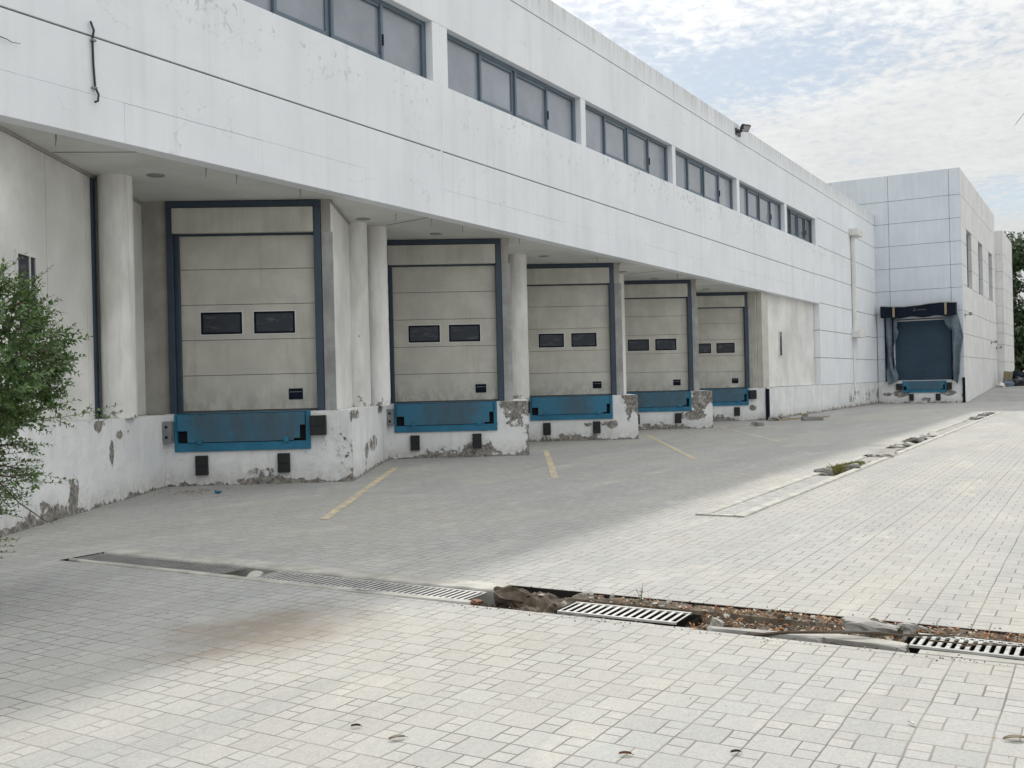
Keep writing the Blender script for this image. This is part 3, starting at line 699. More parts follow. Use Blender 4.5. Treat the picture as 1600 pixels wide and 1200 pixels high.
# far closed bay: white sliding panel in a shallow recess
pn = MB()
pn.box(38.25, 45.58, 11.21, 11.30, 1.215, 4.85, 0)
for x in (40.0, 42.0, 43.8): pass
o = part(pn, 'sliding_panel', [MT['panel']], loc=(38, 11.2, 1.2), bevel=.005)
w = MB(); w.box(39.90, 39.98, 11.18, 11.22, 2.40, 3.45); w.box(40.32, 40.38, 11.18, 11.22, 2.40, 3.45); w.box(39.981, 40.319, 11.18, 11.22, 3.40, 3.45); w.box(39.981, 40.319, 11.18, 11.22, 2.40, 2.45)
part(w, 'slot_window', MT['whitepl'], o, (40, 11.2, 2.4)); w = MB(); w.box(39.97, 40.33, 11.195, 11.2, 2.44, 3.41); part(w, 'pane', MT['greyglass'], o, (40, 11.2, 2.4))
jb = MB(); jb.box(37.45, 38.24, 11.13, 11.33, 1.205, 4.85); jb.box(37.36, 37.62, 11.335, 11.9, 1.205, 4.85); part(jb, 'jamb', MT['door'], bevel=.01)
fw = MB(); fw.box(45.59, 45.9, D + .29, 11.6, 1.2, 4.85); part(fw, 'reveal_wall', MT['panel'])
cg = MB(); cg.box(37.14, 37.30, D - .09, D + .02, 0, 1.17); part(cg, 'corner_guard', MT['tarp'], bevel=.01)
# plinth of the right-hand stretch
pl = MB(); n = 130
for i in range(n):
    for j in range(12):
        q = []
        for ii, jj in ((i, j), (i + 1, j), (i + 1, j + 1), (i, j + 1)):
            x = 45.6 + (XR - 45.6) * ii / n; z = 1.19 * jj / 12; p = Vector((x, D, z))
            d = mnoise.noise_vector(p * 5) * .006
            pl.v.append((x + d.x, D + d.y, z)); pl.w.append(.35 + .22 * max(0, 1 - z / .25) + (.18 if .25 < z < .8 and x > 51 else 0) * abs(mnoise.noise(Vector((x * 1.3, 0, z)))) * 2); q.append(len(pl.v) - 1)
        pl.f.append(tuple(q)); pl.m.append(0)
pl.box(45.6, XR, D + .02, D + .29, .01, 1.188, 0); pl.w += [.3] * 8; pl.w = pl.w[:len(pl.v)]
pl.build('plinth', MT['dock'], WH, (45.6, D, 0), world=True, wear=True)

# downpipe
dp = MB(); dp.box(52.30, 52.62, D - .16, D - .02, 3.88, 8.60); dp.box(52.30, 52.62, D - .06, D - .005, .9, 3.5)
o = part(dp, 'downpipe', MT['panel'], loc=(52.4, D, 1), bevel=.02)
for z0, z1, xx in ((8.60, 8.95, 0), (3.50, 3.88, .1)):
    h = MB(); h.box(52.0 + xx, 53.25 + xx, D - .42, D - .003, z0, z1); part(h, 'hopper', MT['panel'], o, (52.4, D, z0), bevel=.02)
# ---------------------------------------------------------------- tower block at the far end
TB = empty('tower_block', (XR, 6.53, 0), 0, 'tall pale blue-white panelled block at the far end with a dark shuttered loading bay', 'building')
T0 = (XR, 6.53, 0)
def tpart(mb, name, mats, parent=TB, loc=T0, **k): return mb.build(name, mats, parent, loc, world=True, **k)
TY, TZ, TX2 = 6.53, 12.58, 77.8
tz = [1.2, 2.45, 3.70, 4.95, 6.18, 7.42, 8.66, 9.90, 11.15, TZ]
fr = MB()
for z0, z1 in zip(tz, tz[1:]):
    ys = [TY, 7.09, 10.2, 13.3, 16.4, 19.5, 24.0] if z0 > 4.9 else [TY, 7.08]
    for a, b2 in zip(ys, ys[1:]): fr.box(XR, XR + .3, a + (G if a > TY else 0), b2 - G, z0 + G, z1 - (G if z1 < TZ else 0))
    if z0 < 4.9: fr.box(XR, XR + .3, 10.02, 10.93, z0 + G, z1 - G)
for z in tz[1:-1]: fr.box(XR + .03, XR + .28, TY + .03, 7.05 if z < 4.9 else 23.9, z - .03, z + .03, 1)
for z in tz[1:3]: fr.box(XR + .03, XR + .28, 10.05, 10.9, z - .03, z + .03, 1)
for y in (7.09, 10.2, 13.3, 16.4, 19.5): fr.box(XR + .03, XR + .28, y - .03, y + .03, 5.0, TZ - .05, 1)
fr.box(XR + .14, XR + .3, 7.081, 10.019, 4.62, 4.95)
tpart(fr, 'front_wall', [MT['tower'], MT['tjointdk']], bevel=.006)
sd = MB(); WX = [(61.0, 63.4), (67.0, 69.4), (73.2, 75.6)]
zs2 = [0, 2.45, 3.70, 4.95, 6.36, 9.56, 11.15, TZ]
for z0, z1 in zip(zs2, zs2[1:]):
    if z0 == 6.36:
        xs = [XR + .31] + [e for w in WX for e in w] + [TX2]
        for i in range(0, len(xs), 2):
            for q0, q1 in ((6.36, 7.42), (7.42, 8.66), (8.66, 9.56)): sd.box(xs[i], xs[i + 1], TY + .003, TY + .3, q0 + G, q1 - (G if q1 < 9.5 else 0))
            for zz in (7.42, 8.66): sd.box(xs[i] + .02, xs[i + 1] - .02, TY + .035, TY + .28, zz - .03, zz + .03, 1)
    else: sd.box(XR + .31, TX2, TY + .003, TY + .3, z0 + G, z1 - (G if z1 < TZ else 0))
for z in zs2[1:-1]:
    if z not in (6.36, 9.56): sd.box(XR + .33, TX2 - .03, TY + .035, TY + .28, z - .03, z + .03, 1)
for z in (9.90,): pass
tpart(sd, 'side_wall', [MT['towerside'], MT['tjointdk']], bevel=.006)
for a, b2 in WX:
    f = MB(); y = TY + .2
    f.box(a, a + .08, y, y + .08, 6.36, 9.56); f.box(b2 - .08, b2, y, y + .08, 6.36, 9.56); f.box(a + .08, b2 - .08, y, y + .08, 6.36, 6.44); f.box(a + .08, b2 - .08, y, y + .08, 9.48, 9.56); f.box((a + b2) / 2 - .04, (a + b2) / 2 + .04, y, y + .08, 6.44, 9.48)
    o = tpart(f, 'window', MT['winblue'], loc=(a, y, 6.36))
    for p0, p1 in ((a + .07, (a + b2) / 2 - .03), ((a + b2) / 2 + .03, b2 - .07)):
        p = MB(); p.box(p0, p1, y + .03, y + .04, 6.43, 9.49); tpart(p, 'pane', MT['greyglass'], o, (p0, y, 6.4))
r = MB(); r.box(XR + .31, TX2 - .01, TY + .31, 24, 11.9, 12.1); tpart(r, 'roof', MT['ramp'])
r = MB(); r.box(XR + .31, TX2, 24.0, 24.3, 0, TZ); r.box(TX2 - .3, TX2, TY + .31, 23.99, 0, TZ - .01); tpart(r, 'rear_wall', MT['towerside'])
pj = MB(); zq = [0, 2.3, 3.5, 4.3, 5.0, 6.2, 7.4, 8.6, 9.8, 11.45]
for a, b2 in zip(zq, zq[1:]): pj.box(TX2 + .01, 86, 6.05, 12, a + .012, b2 - (.012 if b2 < 11 else 0))
pj.box(TX2 + .05, 85.9, 6.09, 11.9, .05, 11.3, 1)
tpart(pj, 'stair_bay', [MT['towerside'], MT['tjointdk']], loc=(TX2, 6.05, 0), bevel=.006)
# plinth below the bay, with wear
pm = MB(); n = 88
for i in range(n):
    for j in range(24):
        y0, y1 = 10.93 - (10.93 - TY) * i / n, 10.93 - (10.93 - TY) * (i + 1) / n; z0, z1 = 1.2 * j / 24, 1.2 * (j + 1) / 24
        if 7.43 < (y0 + y1) / 2 < 9.66 and z0 > .56: continue
        q = []
        for y, z in ((y0, z0), (y1, z0), (y1, z1), (y0, z1)):
            d = mnoise.noise_vector(Vector((XR, y, z)) * 6) * .006
            w = .33 + .24 * max(0, 1 - z / .16)
            for by, bz, ry, rz, a in ((9.75, .52, .5, .2, .5), (7.35, .55, .45, .2, .45), (8.5, .2, .4, .12, .3), (6.6, .5, .12, .5, .25), (10.5, .5, .3, .15, .25)):
                e = ((y - by) / ry) ** 2 + ((z - bz) / rz) ** 2
                if e < 1: w += a * (1 - e) ** .7
            pm.v.append((XR - .01 + d.x, y, z)); pm.w.append(w); q.append(len(pm.v) - 1)
        pm.f.append(tuple(q)); pm.m.append(0)
pm.box(XR + .02, XR + .3, TY + .002, 7.42, 0, 1.2); pm.box(XR + .02, XR + .3, 9.67, 10.93, 0, 1.2); pm.box(XR + .02, XR + .3, 7.42, 9.67, 0, .56)
pm.w = (pm.w + [.3] * 99)[:len(pm.v)]
tpart(pm, 'plinth', MT['dock'], wear=True)
# roller shutter
sh = MB()
for i in range(34):
    z = 1.24 + i * .099; sh.box(XR + .16, XR + .20, 7.08, 10.02, z + .004, z + .095); sh.box(XR + .175, XR + .21, 7.08, 10.02, z - .01, z + .01, 1)
o = tpart(sh, 'roller_shutter', [MT['slat'], MT['tarp']], loc=(XR, 8.5, 1.2), bevel=.012)
q = MB(); q.box(XR + .12, XR + .22, 7.06, 10.04, 1.205, 1.245); tpart(q, 'bottom_rail', MT['whitepl'], o, (XR, 8.5, 1.2)); q = MB(); q.box(XR + .10, XR + .159, 7.10, 7.16, 1.25, 4.1); tpart(q, 'guide_rail', MT['whitepl'], o, (XR, 7.1, 1.2))
q = MB(); q.box(XR + .10, XR + .159, 7.2, 9.9, 4.50, 4.56); tpart(q, 'top_rail', MT['whitepl'], o, (XR, 8.5, 4.5))
q = MB(); q.box(XR + .22, XR + .3, 7.0, 10.1, 1.2, 4.7); tpart(q, 'shutter_backing', MT['dark'], o, (XR, 8.5, 1.2))
q = MB(); q.tube([(XR - .05, 6.56, 0), (XR - .05, 6.56, 1.35)], .07, 8); tpart(q, 'corner_guard', MT['tarp'])
l2 = copy_tree(lv, TB, Matrix.Translation((XR - .02, 6.73, 0)) @ Matrix.Rotation(-PI / 2, 4, 'Z'))
for x0, x1, z0, z1, d in ((-3.25, -2.95, .72, 1.08, .16), (-.67, -.42, .72, 1.1, .16), (-2.59, -2.36, .14, .50, .09), (-1.24, -1.0, .14, .50, .09)):
    rub(x0, x1, z0, z1, d).build('dock_bumper' if z0 > .5 else 'rubber_block', [MT['rubber'], MT['dark']], TB, mw=Matrix.Translation((XR - .02, 6.73, 0)) @ Matrix.Rotation(-PI / 2, 4, 'Z'), bevel=.012)

# torn dock shelter hanging on the tower: a thing of its own
SH = empty('dock_shelter', (XR, 8.7, 1.2), 0, 'torn black and grey tarpaulin shelter hanging round the dark shuttered bay', 'dock shelter')
cn = MB(); x0, x1 = XR - .62, XR - .02
def ctop(y): return 5.33 + .05 * math.sin((y - 6.8) * 1.9) - .05 * (y - 6.8) / 3.8
cn2 = [6.82 + 3.80 * i / 24 for i in range(25)]
for a, b2 in zip(cn2, cn2[1:]):
    for y, zt, zb_ in ((a, ctop(a), 4.83), ): pass
    za, zb2 = ctop(a), ctop(b2); ba, bb = 4.70 + .04 * math.sin(a * 5), 4.70 + .04 * math.sin(b2 * 5)
    xa, xb = x0 + .05 * math.sin(a * 4), x0 + .05 * math.sin(b2 * 4)
    cn.add([(xa, a, ba), (xb, b2, bb), (xb, b2, zb2), (xa, a, za), (x1, a, ba), (x1, b2, bb), (x1, b2, zb2 + .06), (x1, a, za + .06)], [(0, 3, 2, 1), (3, 7, 6, 2), (0, 1, 5, 4), (4, 5, 6, 7)] + ([(0, 4, 7, 3)] if a == cn2[0] else []) + ([(1, 2, 6, 5)] if b2 == cn2[-1] else []), 0)
cn.build('canopy', MT['tarp'], SH, (XR, 8.7, 4.8), world=True)
ed = MB(); ed.tube([(x0 - .02, y, ctop(y) + .02) for y in cn2 if not (8.3 < y < 8.6)], .028, 5); ed.build('canopy_edge', MT['jamb'], SH, (XR, 8.7, 5.3), world=True)
for y, z0, z1 in ((9.93, 4.72, 5.30), (7.30, 4.73, 5.36)):
    t = MB(); t.box(x0 - .07, x0 - .025, y - .055, y + .055, z0, z1); t.build('batten', MT['wood'], SH, (x0, y, 5), world=True, bevel=.005)
lg = MB(); pts = []
pts = [(x0 - .065, 8.86, 5.13), (x0 - .065, 8.91, 5.02), (x0 - .065, 8.72, 5.03)]; lg.tube([(x0 - .075, 8.80, 5.17), (x0 - .075, 8.86, 5.12), (x0 - .075, 8.92, 5.0), (x0 - .075, 8.78, 5.02)], .012, 4)
lg.tube([(x0 - .075, 8.72 - .05 * i, 5.04 + .02 * (i % 2)) for i in range(10)], .010, 4); lg.build('canopy_lettering', MT['steel'], SH, (x0, 8.8, 5.05), world=True)
def curtain(name, outer, inner, folds, xoff, seed):
    """tattered fabric: outer/inner are (y, z) polylines sampled to a pleated sheet with thickness"""
    mb = MB(); nu, nv = 18, 40
    def samp(pl, t):
        s = t * (len(pl) - 1); i = min(int(s), len(pl) - 2); f = s - i
        return (pl[i][0] + (pl[i + 1][0] - pl[i][0]) * f, pl[i][1] + (pl[i + 1][1] - pl[i][1]) * f)
    for side in (0, 1):
        for j in range(nv + 1):
            o_, i_ = samp(outer, j / nv), samp(inner, j / nv)
            for i in range(nu + 1):
                t = i / nu; y = o_[0] + (i_[0] - o_[0]) * t; z = o_[1] + (i_[1] - o_[1]) * t
                fold = .07 * math.sin(t * folds * 2 * PI + 2.2 * math.sin(j / nv * 4 + seed)) + .05 * mnoise.noise(Vector((y * 2.5, z * 1.6, seed)))
                mb.v.append((XR - xoff + fold + side * .012, y, z)); mb.w.append(0)
    S = (nu + 1) * (nv + 1)
    for side in (0, 1):
        for j in range(nv):
            for i in range(nu):
                a = side * S + j * (nu + 1) + i; q = (a, a + 1, a + nu + 2, a + nu + 1)
                mb.f.append(q if side else q[::-1]); mb.m.append(0)
    return mb.build(name, MT['fabric'], SH, (XR, outer[0][0], outer[0][1]), world=True, smooth=True)
curtain('side_curtain', [(10.50, 4.82), (10.52, 3.6), (10.46, 2.4), (10.42, 1.3), (10.36, 1.02)], [(9.80, 4.62), (9.86, 4.15), (9.76, 3.9), (10.08, 3.0), (10.0, 2.1), (9.84, 1.5), (9.90, 1.2)], 1.6, .22, 1)
curtain('side_curtain', [(6.80, 4.86), (6.62, 4.1), (6.50, 3.5), (6.66, 2.6), (6.72, 1.6), (6.84, 1.0)], [(7.50, 4.62), (7.36, 4.2), (7.05, 3.8), (7.04, 2.6), (7.02, 1.8), (7.08, 1.28)], 1.3, .24, 2)
for y, r_ in ((7.10, .035), (10.08, .035), (10.45, .06)):
    lf = MB(); lf.tube([(XR - .2, y, 1.2), (XR - .2, y, 4.75)], r_, 6); lf.build('frame_post', MT['tarp'], SH, (XR, y, 1.2), world=True)

# cctv cameras on the tower side
for i, (x, z, lab) in enumerate(((59.4, 4.72, 'small grey security camera on the near corner of the tower side wall'), (73.6, 3.55, 'small grey security camera below the last tall tower window'), (77.2, 3.25, 'small grey security camera at the far end of the tower side wall'))):
    c = MB(); c.box(x - .09, x + .09, TY - .03, TY + .002, z - .09, z + .09); c.tube([(x, TY - .02, z), (x, TY - .28, z + .02)], .022, 6)
    o = c.build('security_camera', MT['steel'], None, (x, TY, z), world=True, bevel=.006); tag(o, lab, 'camera', 'security cameras on the tower wall')
    c = MB(); c.box(x - .32, x + .10, TY - .36, TY - .24, z - .03, z + .10, 0, None); c.box(x - .34, x + .02, TY - .37, TY - .23, z + .101, z + .115, 1); c.build('camera_body', [MT['irondk'], MT['steel']], o, (x, TY - .3, z), world=True, bevel=.01)

# floodlight on the parapet
FL = empty('floodlight', (34.6, D, 10.2), 0, 'black rectangular floodlight bracketed to the top of the parapet', 'floodlight')
b_ = MB(); b_.box(34.2, 34.7, D - .05, D - .001, 10.08, 10.30); b_.tube([(34.30, D - .04, 10.2), (34.30, D - .28, 10.28)], .025, 8); b_.tube([(34.54, D - .04, 10.2), (34.54, D - .28, 10.28)], .025, 8)
b_.build('bracket', MT['blackpl'], FL, (34.4, D, 10.2), world=True)
mt = Matrix.Translation((34.42, D - .30, 10.30)) @ Matrix.Rotation(math.radians(-28), 4, 'Z') @ Matrix.Rotation(math.radians(40), 4, 'X') @ Matrix.Scale(.52, 4)
h = MB(); h.box(-.34, .34, -.07, .10, -.24, .24, 0, mt); h.box(-.22, .22, .10, .19, -.16, .16, 0, mt)
for q in range(-5, 6): h.box(q * .05 - .008, q * .05 + .008, .19, .225, -.14, .14, 0, mt)
hd = h.build('lamp_housing', MT['blackpl'], FL, (34.45, D - .4, 10.4), world=True, bevel=.012)
g = MB(); g.box(-.28, .28, -.078, -.0705, -.18, .18, 0, mt); g.build('lens', MT['lens'], hd, (34.45, D - .4, 10.4), world=True)

# cable end hanging on the facade
cb = MB(); cb.tube([(8.26, D - .03, 6.27), (8.29, D - .05, 6.16), (8.28, D - .03, 6.05), (8.29, D - .025, 5.75), (8.305, D - .03, 5.45), (8.33, D - .06, 5.36), (8.31, D - .07, 5.27), (8.27, D - .06, 5.25)], .014, 8)
o = cb.build('cable', MT['blackpl'], None, (8.29, D, 5.2), world=True, smooth=True); tag(o, 'short black cable end clipped upright on the white facade', 'cable')
for z in (6.04, 5.44):
    c = MB(); c.box(8.265, 8.325, D - .05, D - .001, z - .012, z + .012); c.build('clip', MT['steel'], o, (8.29, D, z), world=True)
tw = MB(); tw.tube([(7.0, D - .02, 5.74), (7.12, D - .04, 5.72), (7.20, D - .02, 5.71), (7.3, D - .03, 5.72)], .007, 5, 0, .4); o = tw.build('dry_twig', MT['twig'], None, (7.1, D, 5.7), world=True); tag(o, 'thin dry twig caught on the facade at the left edge', 'twig')

# ---------------------------------------------------------------- ground
H1 = (6.04, 6.77, -6.0, 8.64); H2 = (11.15, 43.5, 3.57, 4.15)
gr = MB()
xs = [-60, H1[0], H1[1], H2[0], H2[1], 59.5]; ys = [-150, H1[2], H2[2], H2[3], H1[3], 60]
for i in range(5):
    for j in range(5):
        xa, xb, ya, yb = xs[i], xs[i + 1], ys[j], ys[j + 1]; xm, ym = (xa + xb) / 2, (ya + yb) / 2
        if H1[0] < xm < H1[1] and H1[2] < ym < H1[3]: continue
        if H2[0] < xm < H2[1] and H2[2] < ym < H2[3]: continue
        gr.quad((xa, ya, 0), (xb, ya, 0), (xb, yb, 0), (xa, yb, 0))
tag(gr.build('paved_yard', MT['paver']), kind='structure')
rp = MB(); rp.quad((59.5, -150, -.004), (78, -150, .75), (78, 60, .75), (59.5, 60, -.004)); rp.quad((78, -150, .75), (900, -400, .75), (900, 500, .75), (78, 60, .75))
tag(rp.build('yard_ramp', MT['ramp']), kind='structure')

def yline(a, b2, w, col):
    a, b2 = Vector(a), Vector(b2); d = (b2 - a); L = d.length; n = int(L / .18); d.normalize(); s = Vector((-d.y, d.x, 0)); mb = MB()
    for i in range(n):
        p, q = a + d * (L * i / n), a + d * (L * (i + 1) / n); e = [w * (1 + .12 * mnoise.noise(Vector((t.x * 6, t.y * 6, r)))) / 2 for t in (p, q) for r in (0, 5)]
        mb.quad(p - s * e[0], q - s * e[2], q + s * e[3], p + s * e[1])
    o = mb.build('bay_line', MT['yellow'], None, (a.x, a.y, .004)); o.color = col
    o.data.transform(Matrix.Translation((-a.x, -a.y, 0)))
    return tag(o, kind='structure')
yline((15.7, 11.95, 0), (9.25, 8.14, 0), .12, (.70, .56, .33, 1)); yline((20.6, 11.3, 0), (14.7, 7.9, 0), .12, (.70, .56, .33, 1))
yline((26.9, 11.4, 0), (19.05, 7.09, 0), .12, (.62, .52, .32, 1)); yline((31.6, 10.8, 0), (24.4, 6.83, 0), .12, (.60, .54, .42, 1)); 

# ---------------------------------------------------------------- the two drains
def rough_strip(mb, xa, xb, ya, yb, z, depth=.2, amp=.02, seed=0, m=0, st=.07, chip=1.0):
    """concrete strip with broken edges; longest axis is subdivided"""
    alongy = (yb - ya) > (xb - xa); L = (yb - ya) if alongy else (xb - xa); n = max(2, int(L / st)); o = len(mb.v)
    for i in range(n + 1):
        t = i / n
        for e in (0, 1, 2, 3, 4, 5):
            side = 0 if e in (0, 1, 2) else 1
            c = (xa, xb)[side] if alongy else (ya, yb)[side]
            s = (ya + (yb - ya) * t) if alongy else (xa + (xb - xa) * t)
            d = abs(mnoise.noise(Vector((s * 3.1, seed + side * 9, 1)))) * amp * 1.6 + max(0, mnoise.noise(Vector((s * 1.1, seed + side * 4, 7))) - .25) * amp * 5 * chip
            d *= (1 if side == 0 else -1); zz = z + .004 * mnoise.noise(Vector((s * 2, side, seed)))
            if e in (0, 5): c2, z2 = c + d * .6, z - depth
            elif e in (1, 4): c2, z2 = c + d, zz - .012
            else: c2, z2 = c + d + (.012 if side == 0 else -.012), zz
            mb.v.append((c2, s, z2) if alongy else (s, c2, z2)); mb.w.append(0)
    for i in range(n):
        for e in range(5):
            a = o + i * 6 + e; q = (a, a + 6, a + 7, a + 1); mb.f.append(q[::-1] if not alongy else q); mb.m.append(m)
    for k in (0, n): mb.f.append(tuple(o + k * 6 + e for e in range(6))); mb.m.append(m)
CH = empty('drain_channel', (6.4, 4.2, 0), 0, 'broken concrete drain channel crossing the foreground paving', 'drain channel')
lin = MB()
lin.quad((H1[0], H1[2], 0), (H1[0], H1[3], 0), (H1[0], H1[3], -.45), (H1[0], H1[2], -.45)); lin.quad((H1[1], H1[3], 0), (H1[1], H1[2], 0), (H1[1], H1[2], -.45), (H1[1], H1[3], -.45))
lin.quad((H1[0], H1[3], 0), (H1[1], H1[3], 0), (H1[1], H1[3], -.45), (H1[0], H1[3], -.45)); lin.quad((H1[1], H1[2], 0), (H1[0], H1[2], 0), (H1[0], H1[2], -.45), (H1[1], H1[2], -.45))
lin.quad((H1[0], H1[2], -.45), (H1[1], H1[2], -.45), (H1[1], H1[3], -.45), (H1[0], H1[3], -.45))
for ya, yb in ((-5.9, 1.07), (2.39, 3.35)):  # dark sheets added under the grates so their slots look shaded
    lin.quad((6.485, ya, -.014), (6.485, yb, -.014), (6.485, yb, -.45), (6.485, ya, -.45)); lin.quad((6.17, yb, -.014), (6.485, yb, -.014), (6.485, yb, -.45), (6.17, yb, -.45)); lin.quad((6.17, ya, -.014), (6.485, ya, -.014), (6.485, ya, -.45), (6.17, ya, -.45))
lin.build('channel_lining', MT['pit'], CH, (6.4, 4.2, 0), world=True)
cs = MB(); rough_strip(cs, 6.058, 6.168, 3.98, 8.62, .006, .4, .030, 1); rough_strip(cs, 6.50, 6.775, 4.05, 8.60, .008, .4, .02, 2, 0, .07, .4); rough_strip(cs, 6.04, 6.15, -6.0, .95, .002, .4, .014, 3)
rough_strip(cs, 6.035, 6.12, 2.3, 3.4, -.012, .4, .03, 4)
cs.build('channel_edging', MT['conc'], CH, (6.4, 4.2, 0), world=True)
sl = MB(); nx, ny = 24, 400
def soilz(x, y):
    z = -.042 + .036 * mnoise.noise(Vector((x * 5, y * 3, 0))) + .03 * mnoise.noise(Vector((x * 14, y * 12, 3))) + .022 * mnoise.noise(Vector((x * 34, y * 30, 5))) + .012 * mnoise.noise(Vector((x * 70, y * 66, 8)))
    if 6.12 < x < 6.52 and y < 1.08: z -= .7
    if 6.12 < x < 6.52 and 2.38 < y < 3.36: z -= .30
    if y > 3.45: z -= .06 - .06 * mnoise.noise(Vector((x * 3, y * 5, 9)))
    if x > 6.55: z += .045
    if x > 6.74: z -= .02
    return min(z, -.008)
for j in range(ny + 1):
    for i in range(nx + 1):
        x = 6.10 + .665 * i / nx; y = -6 + 10.08 * j / ny; sl.v.append((x, y, soilz(x, y))); sl.w.append(0)
for j in range(ny):
    for i in range(nx): a = j * (nx + 1) + i; sl.f.append((a, a + 1, a + nx + 2, a + nx + 1)); sl.m.append(0)
tag(sl.build('soil', MT['soil'], None, (6.4, 1, -.05), world=True, smooth=False), 'bare soil and dirt filling the broken foreground drain', 'soil', kind='stuff')
lt = MB()
def leafbit(c, s, rz, tilt=.5):
    mt = Matrix.Translation(c) @ Matrix.Rotation(rz, 4, 'Z') @ Matrix.Rotation(random.uniform(-tilt, tilt), 4, 'X') @ Matrix.Rotation(random.uniform(-tilt, tilt), 4, 'Y')
    lt.add([mt @ Vector(p) for p in ((-s, 0, 0), (0, -s * .4, s * .12), (s, 0, 0), (0, s * .4, s * .12))], [(0, 1, 2), (0, 2, 3)])
for i in range(4200):
    y = random.choice((random.uniform(-2.5, 3.3), random.uniform(-.5, 2.4))); x = 6.12 + .64 * random.random() ** .8
    if 6.14 < x < 6.49 and (2.42 < y < 3.32 or y < 1.02): continue
    leafbit((x, y, soilz(x, y) + .008), random.uniform(.006, .022), random.uniform(0, 6.3), .7)
tag(lt.build('leaf_litter', MT['litter'], None, (6.4, 1, -.05), world=True), 'reddish dry leaf litter lying in the broken foreground drain', 'leaf litter', kind='stuff')
cm = MB()
for i in range(620):
    y = random.uniform(-2.5, 4.02); x = 6.12 + .64 * random.random()
    if i > 420: x, y = random.gauss(6.03, .05), random.uniform(-.5, 4.3)
    elif i > 340: x, y = random.gauss(6.82, .05), random.uniform(-.5, 4.3)
    if 6.14 < x < 6.49 and (2.42 < y < 3.32 or y < 1.04): continue
    z = soilz(x, y) if 6.1 < x < 6.76 else 0.0; r_ = random.choice((.006, .008, .012, .02, .03)) if 6.1 < x < 6.76 else random.uniform(.003, .008)
    blob(cm, (x, y, z + r_ * .3), r_, (1, random.uniform(.6, 1), random.uniform(.4, .8)), .7, 2.2, 1, random.choice((0, 0, 1, 2)), 0, i)
tag(cm.build('rubble_crumbs', [MT['soil'], MT['conc2'], MT['conc']], None, (6.4, 1, 0), world=True), 'crumbs of broken concrete and soil along the foreground drain', 'rubble', kind='stuff')

def grate(style, L=.74, W=.315):
    g = MB(); e = .022
    g.box(0, e, 0, L, -.014, 0); g.box(W - (e if style == 0 else .05), W, 0, L, -.014, 0)
    n = round(L / .056) if style == 0 else 15; p = L / n; wb = .40 if style == 0 else .46
    for i in range(n + 1):
        y0 = max(0, i * p - p * wb / 2); y1 = min(L, i * p + p * wb / 2)
        g.box(e - .003, W - e + .003, y0, y1, -.006 if style == 0 else -.010, -.002 if style == 0 else 0)
    if style:
        for i in range(n):              # rounded slot ends
            yc = (i + .5) * p
            for s in (-1, 1):
                g.prism([(e, yc + s * p * .29), (e + .018, yc + s * p * .29), (e, yc + s * p * .1)], -.013, -.001); g.prism([(W - .05, yc + s * p * .29), (W - .068, yc + s * p * .29), (W - .05, yc + s * p * .1)], -.013, -.001)
        for i in range(26): y = .10 + i * .02; g.box(W - .036, W - .016, y, y + random.choice((.008, .011, .013)), 0, .003)
    return g
def dgrate(style, y0, lab, mat, z=-.004, x=6.172, rz=0, L=.74, grp='iron grates of the foreground drain'):
    o = grate(style, L).build('drain_grate', mat, None, mw=Matrix.Translation((x, y0, z)) @ Matrix.Rotation(rz, 4, 'Z')); return tag(o, lab, 'drain grate', grp)
dgrate(0, 7.86, 'dark slotted drain grate farthest left, next to the white dock wall', MT['irondk'], L=.76)
dgrate(0, 7.11, 'dark slotted drain grate, second from the left end of the foreground drain', MT['irondk'])
dgrate(0, 6.64, 'short dark slotted drain grate just left of the square hole with a loose brick', MT['irondk'], L=.46)
dgrate(0, 5.55, 'pale slotted drain grate just right of the square hole with a loose brick', MT['iron'], L=.70)
dgrate(0, 4.82, 'pale slotted drain grate in the middle of the unbroken run', MT['iron'], L=.72)
dgrate(0, 4.10, 'pale slotted drain grate last before the big rubble hole', MT['iron'], L=.71)
dgrate(0, 2.44, 'lone pale slotted drain grate lying between the rubble hole and the leaf litter', MT['iron'], .004, 6.145, math.radians(1.5), .86)
dgrate(1, .26, 'grey drain grate with rounded slots and raised lettering at the right edge', MT['iron'], .010, 6.165, math.radians(-1), .76)
o = grate(1).build('drain_grate', MT['iron'], None, mw=Matrix.Translation((6.17, -.52, .004))); tag(o, 'grey drain grate with rounded slots just beyond the right edge of the picture', 'drain grate', 'iron grates of the foreground drain')

def stone(name, mat, c, size, rot, lab, cat, rough=.12, seed=0, group=None):
    mb = MB(); mt = Matrix.Rotation(rot[2], 4, 'Z') @ Matrix.Rotation(rot[0], 4, 'X') @ Matrix.Rotation(rot[1], 4, 'Y')
    rockbox(mb, size[0], size[1], size[2], rough, seed, mt, 0, 6 if max(c[0], 0) < 12 else 3); o = mb.build(name, mat, None, c); return tag(o, lab, cat, group)
stone('brick', MT['conc'], (6.36, 6.40, -.055), (.16, .11, .07), (.1, -.25, .4), 'loose pale brick stuck in the square hole between two grates', 'brick', .05, 3)
stone('concrete_chunk', MT['conc2'], (6.63, 1.34, -.045), (.26, .30, .13), (.1, .1, .3), 'large pale grey concrete chunk on the far edge of the broken drain', 'concrete chunk', .14, 5)
stone('concrete_chunk', MT['conc2'], (6.62, 1.08, -.03), (.13, .15, .11), (.3, .1, 1.0), 'small dark grey concrete chunk right beside the large pale chunk', 'concrete chunk', .16, 6)
stone('concrete_chunk', MT['conc'], (6.45, 1.55, -.055), (.07, .13, .06), (.1, .3, .4), 'small whitish stone in the leaf litter left of the large chunk', 'stone', .14, 7)
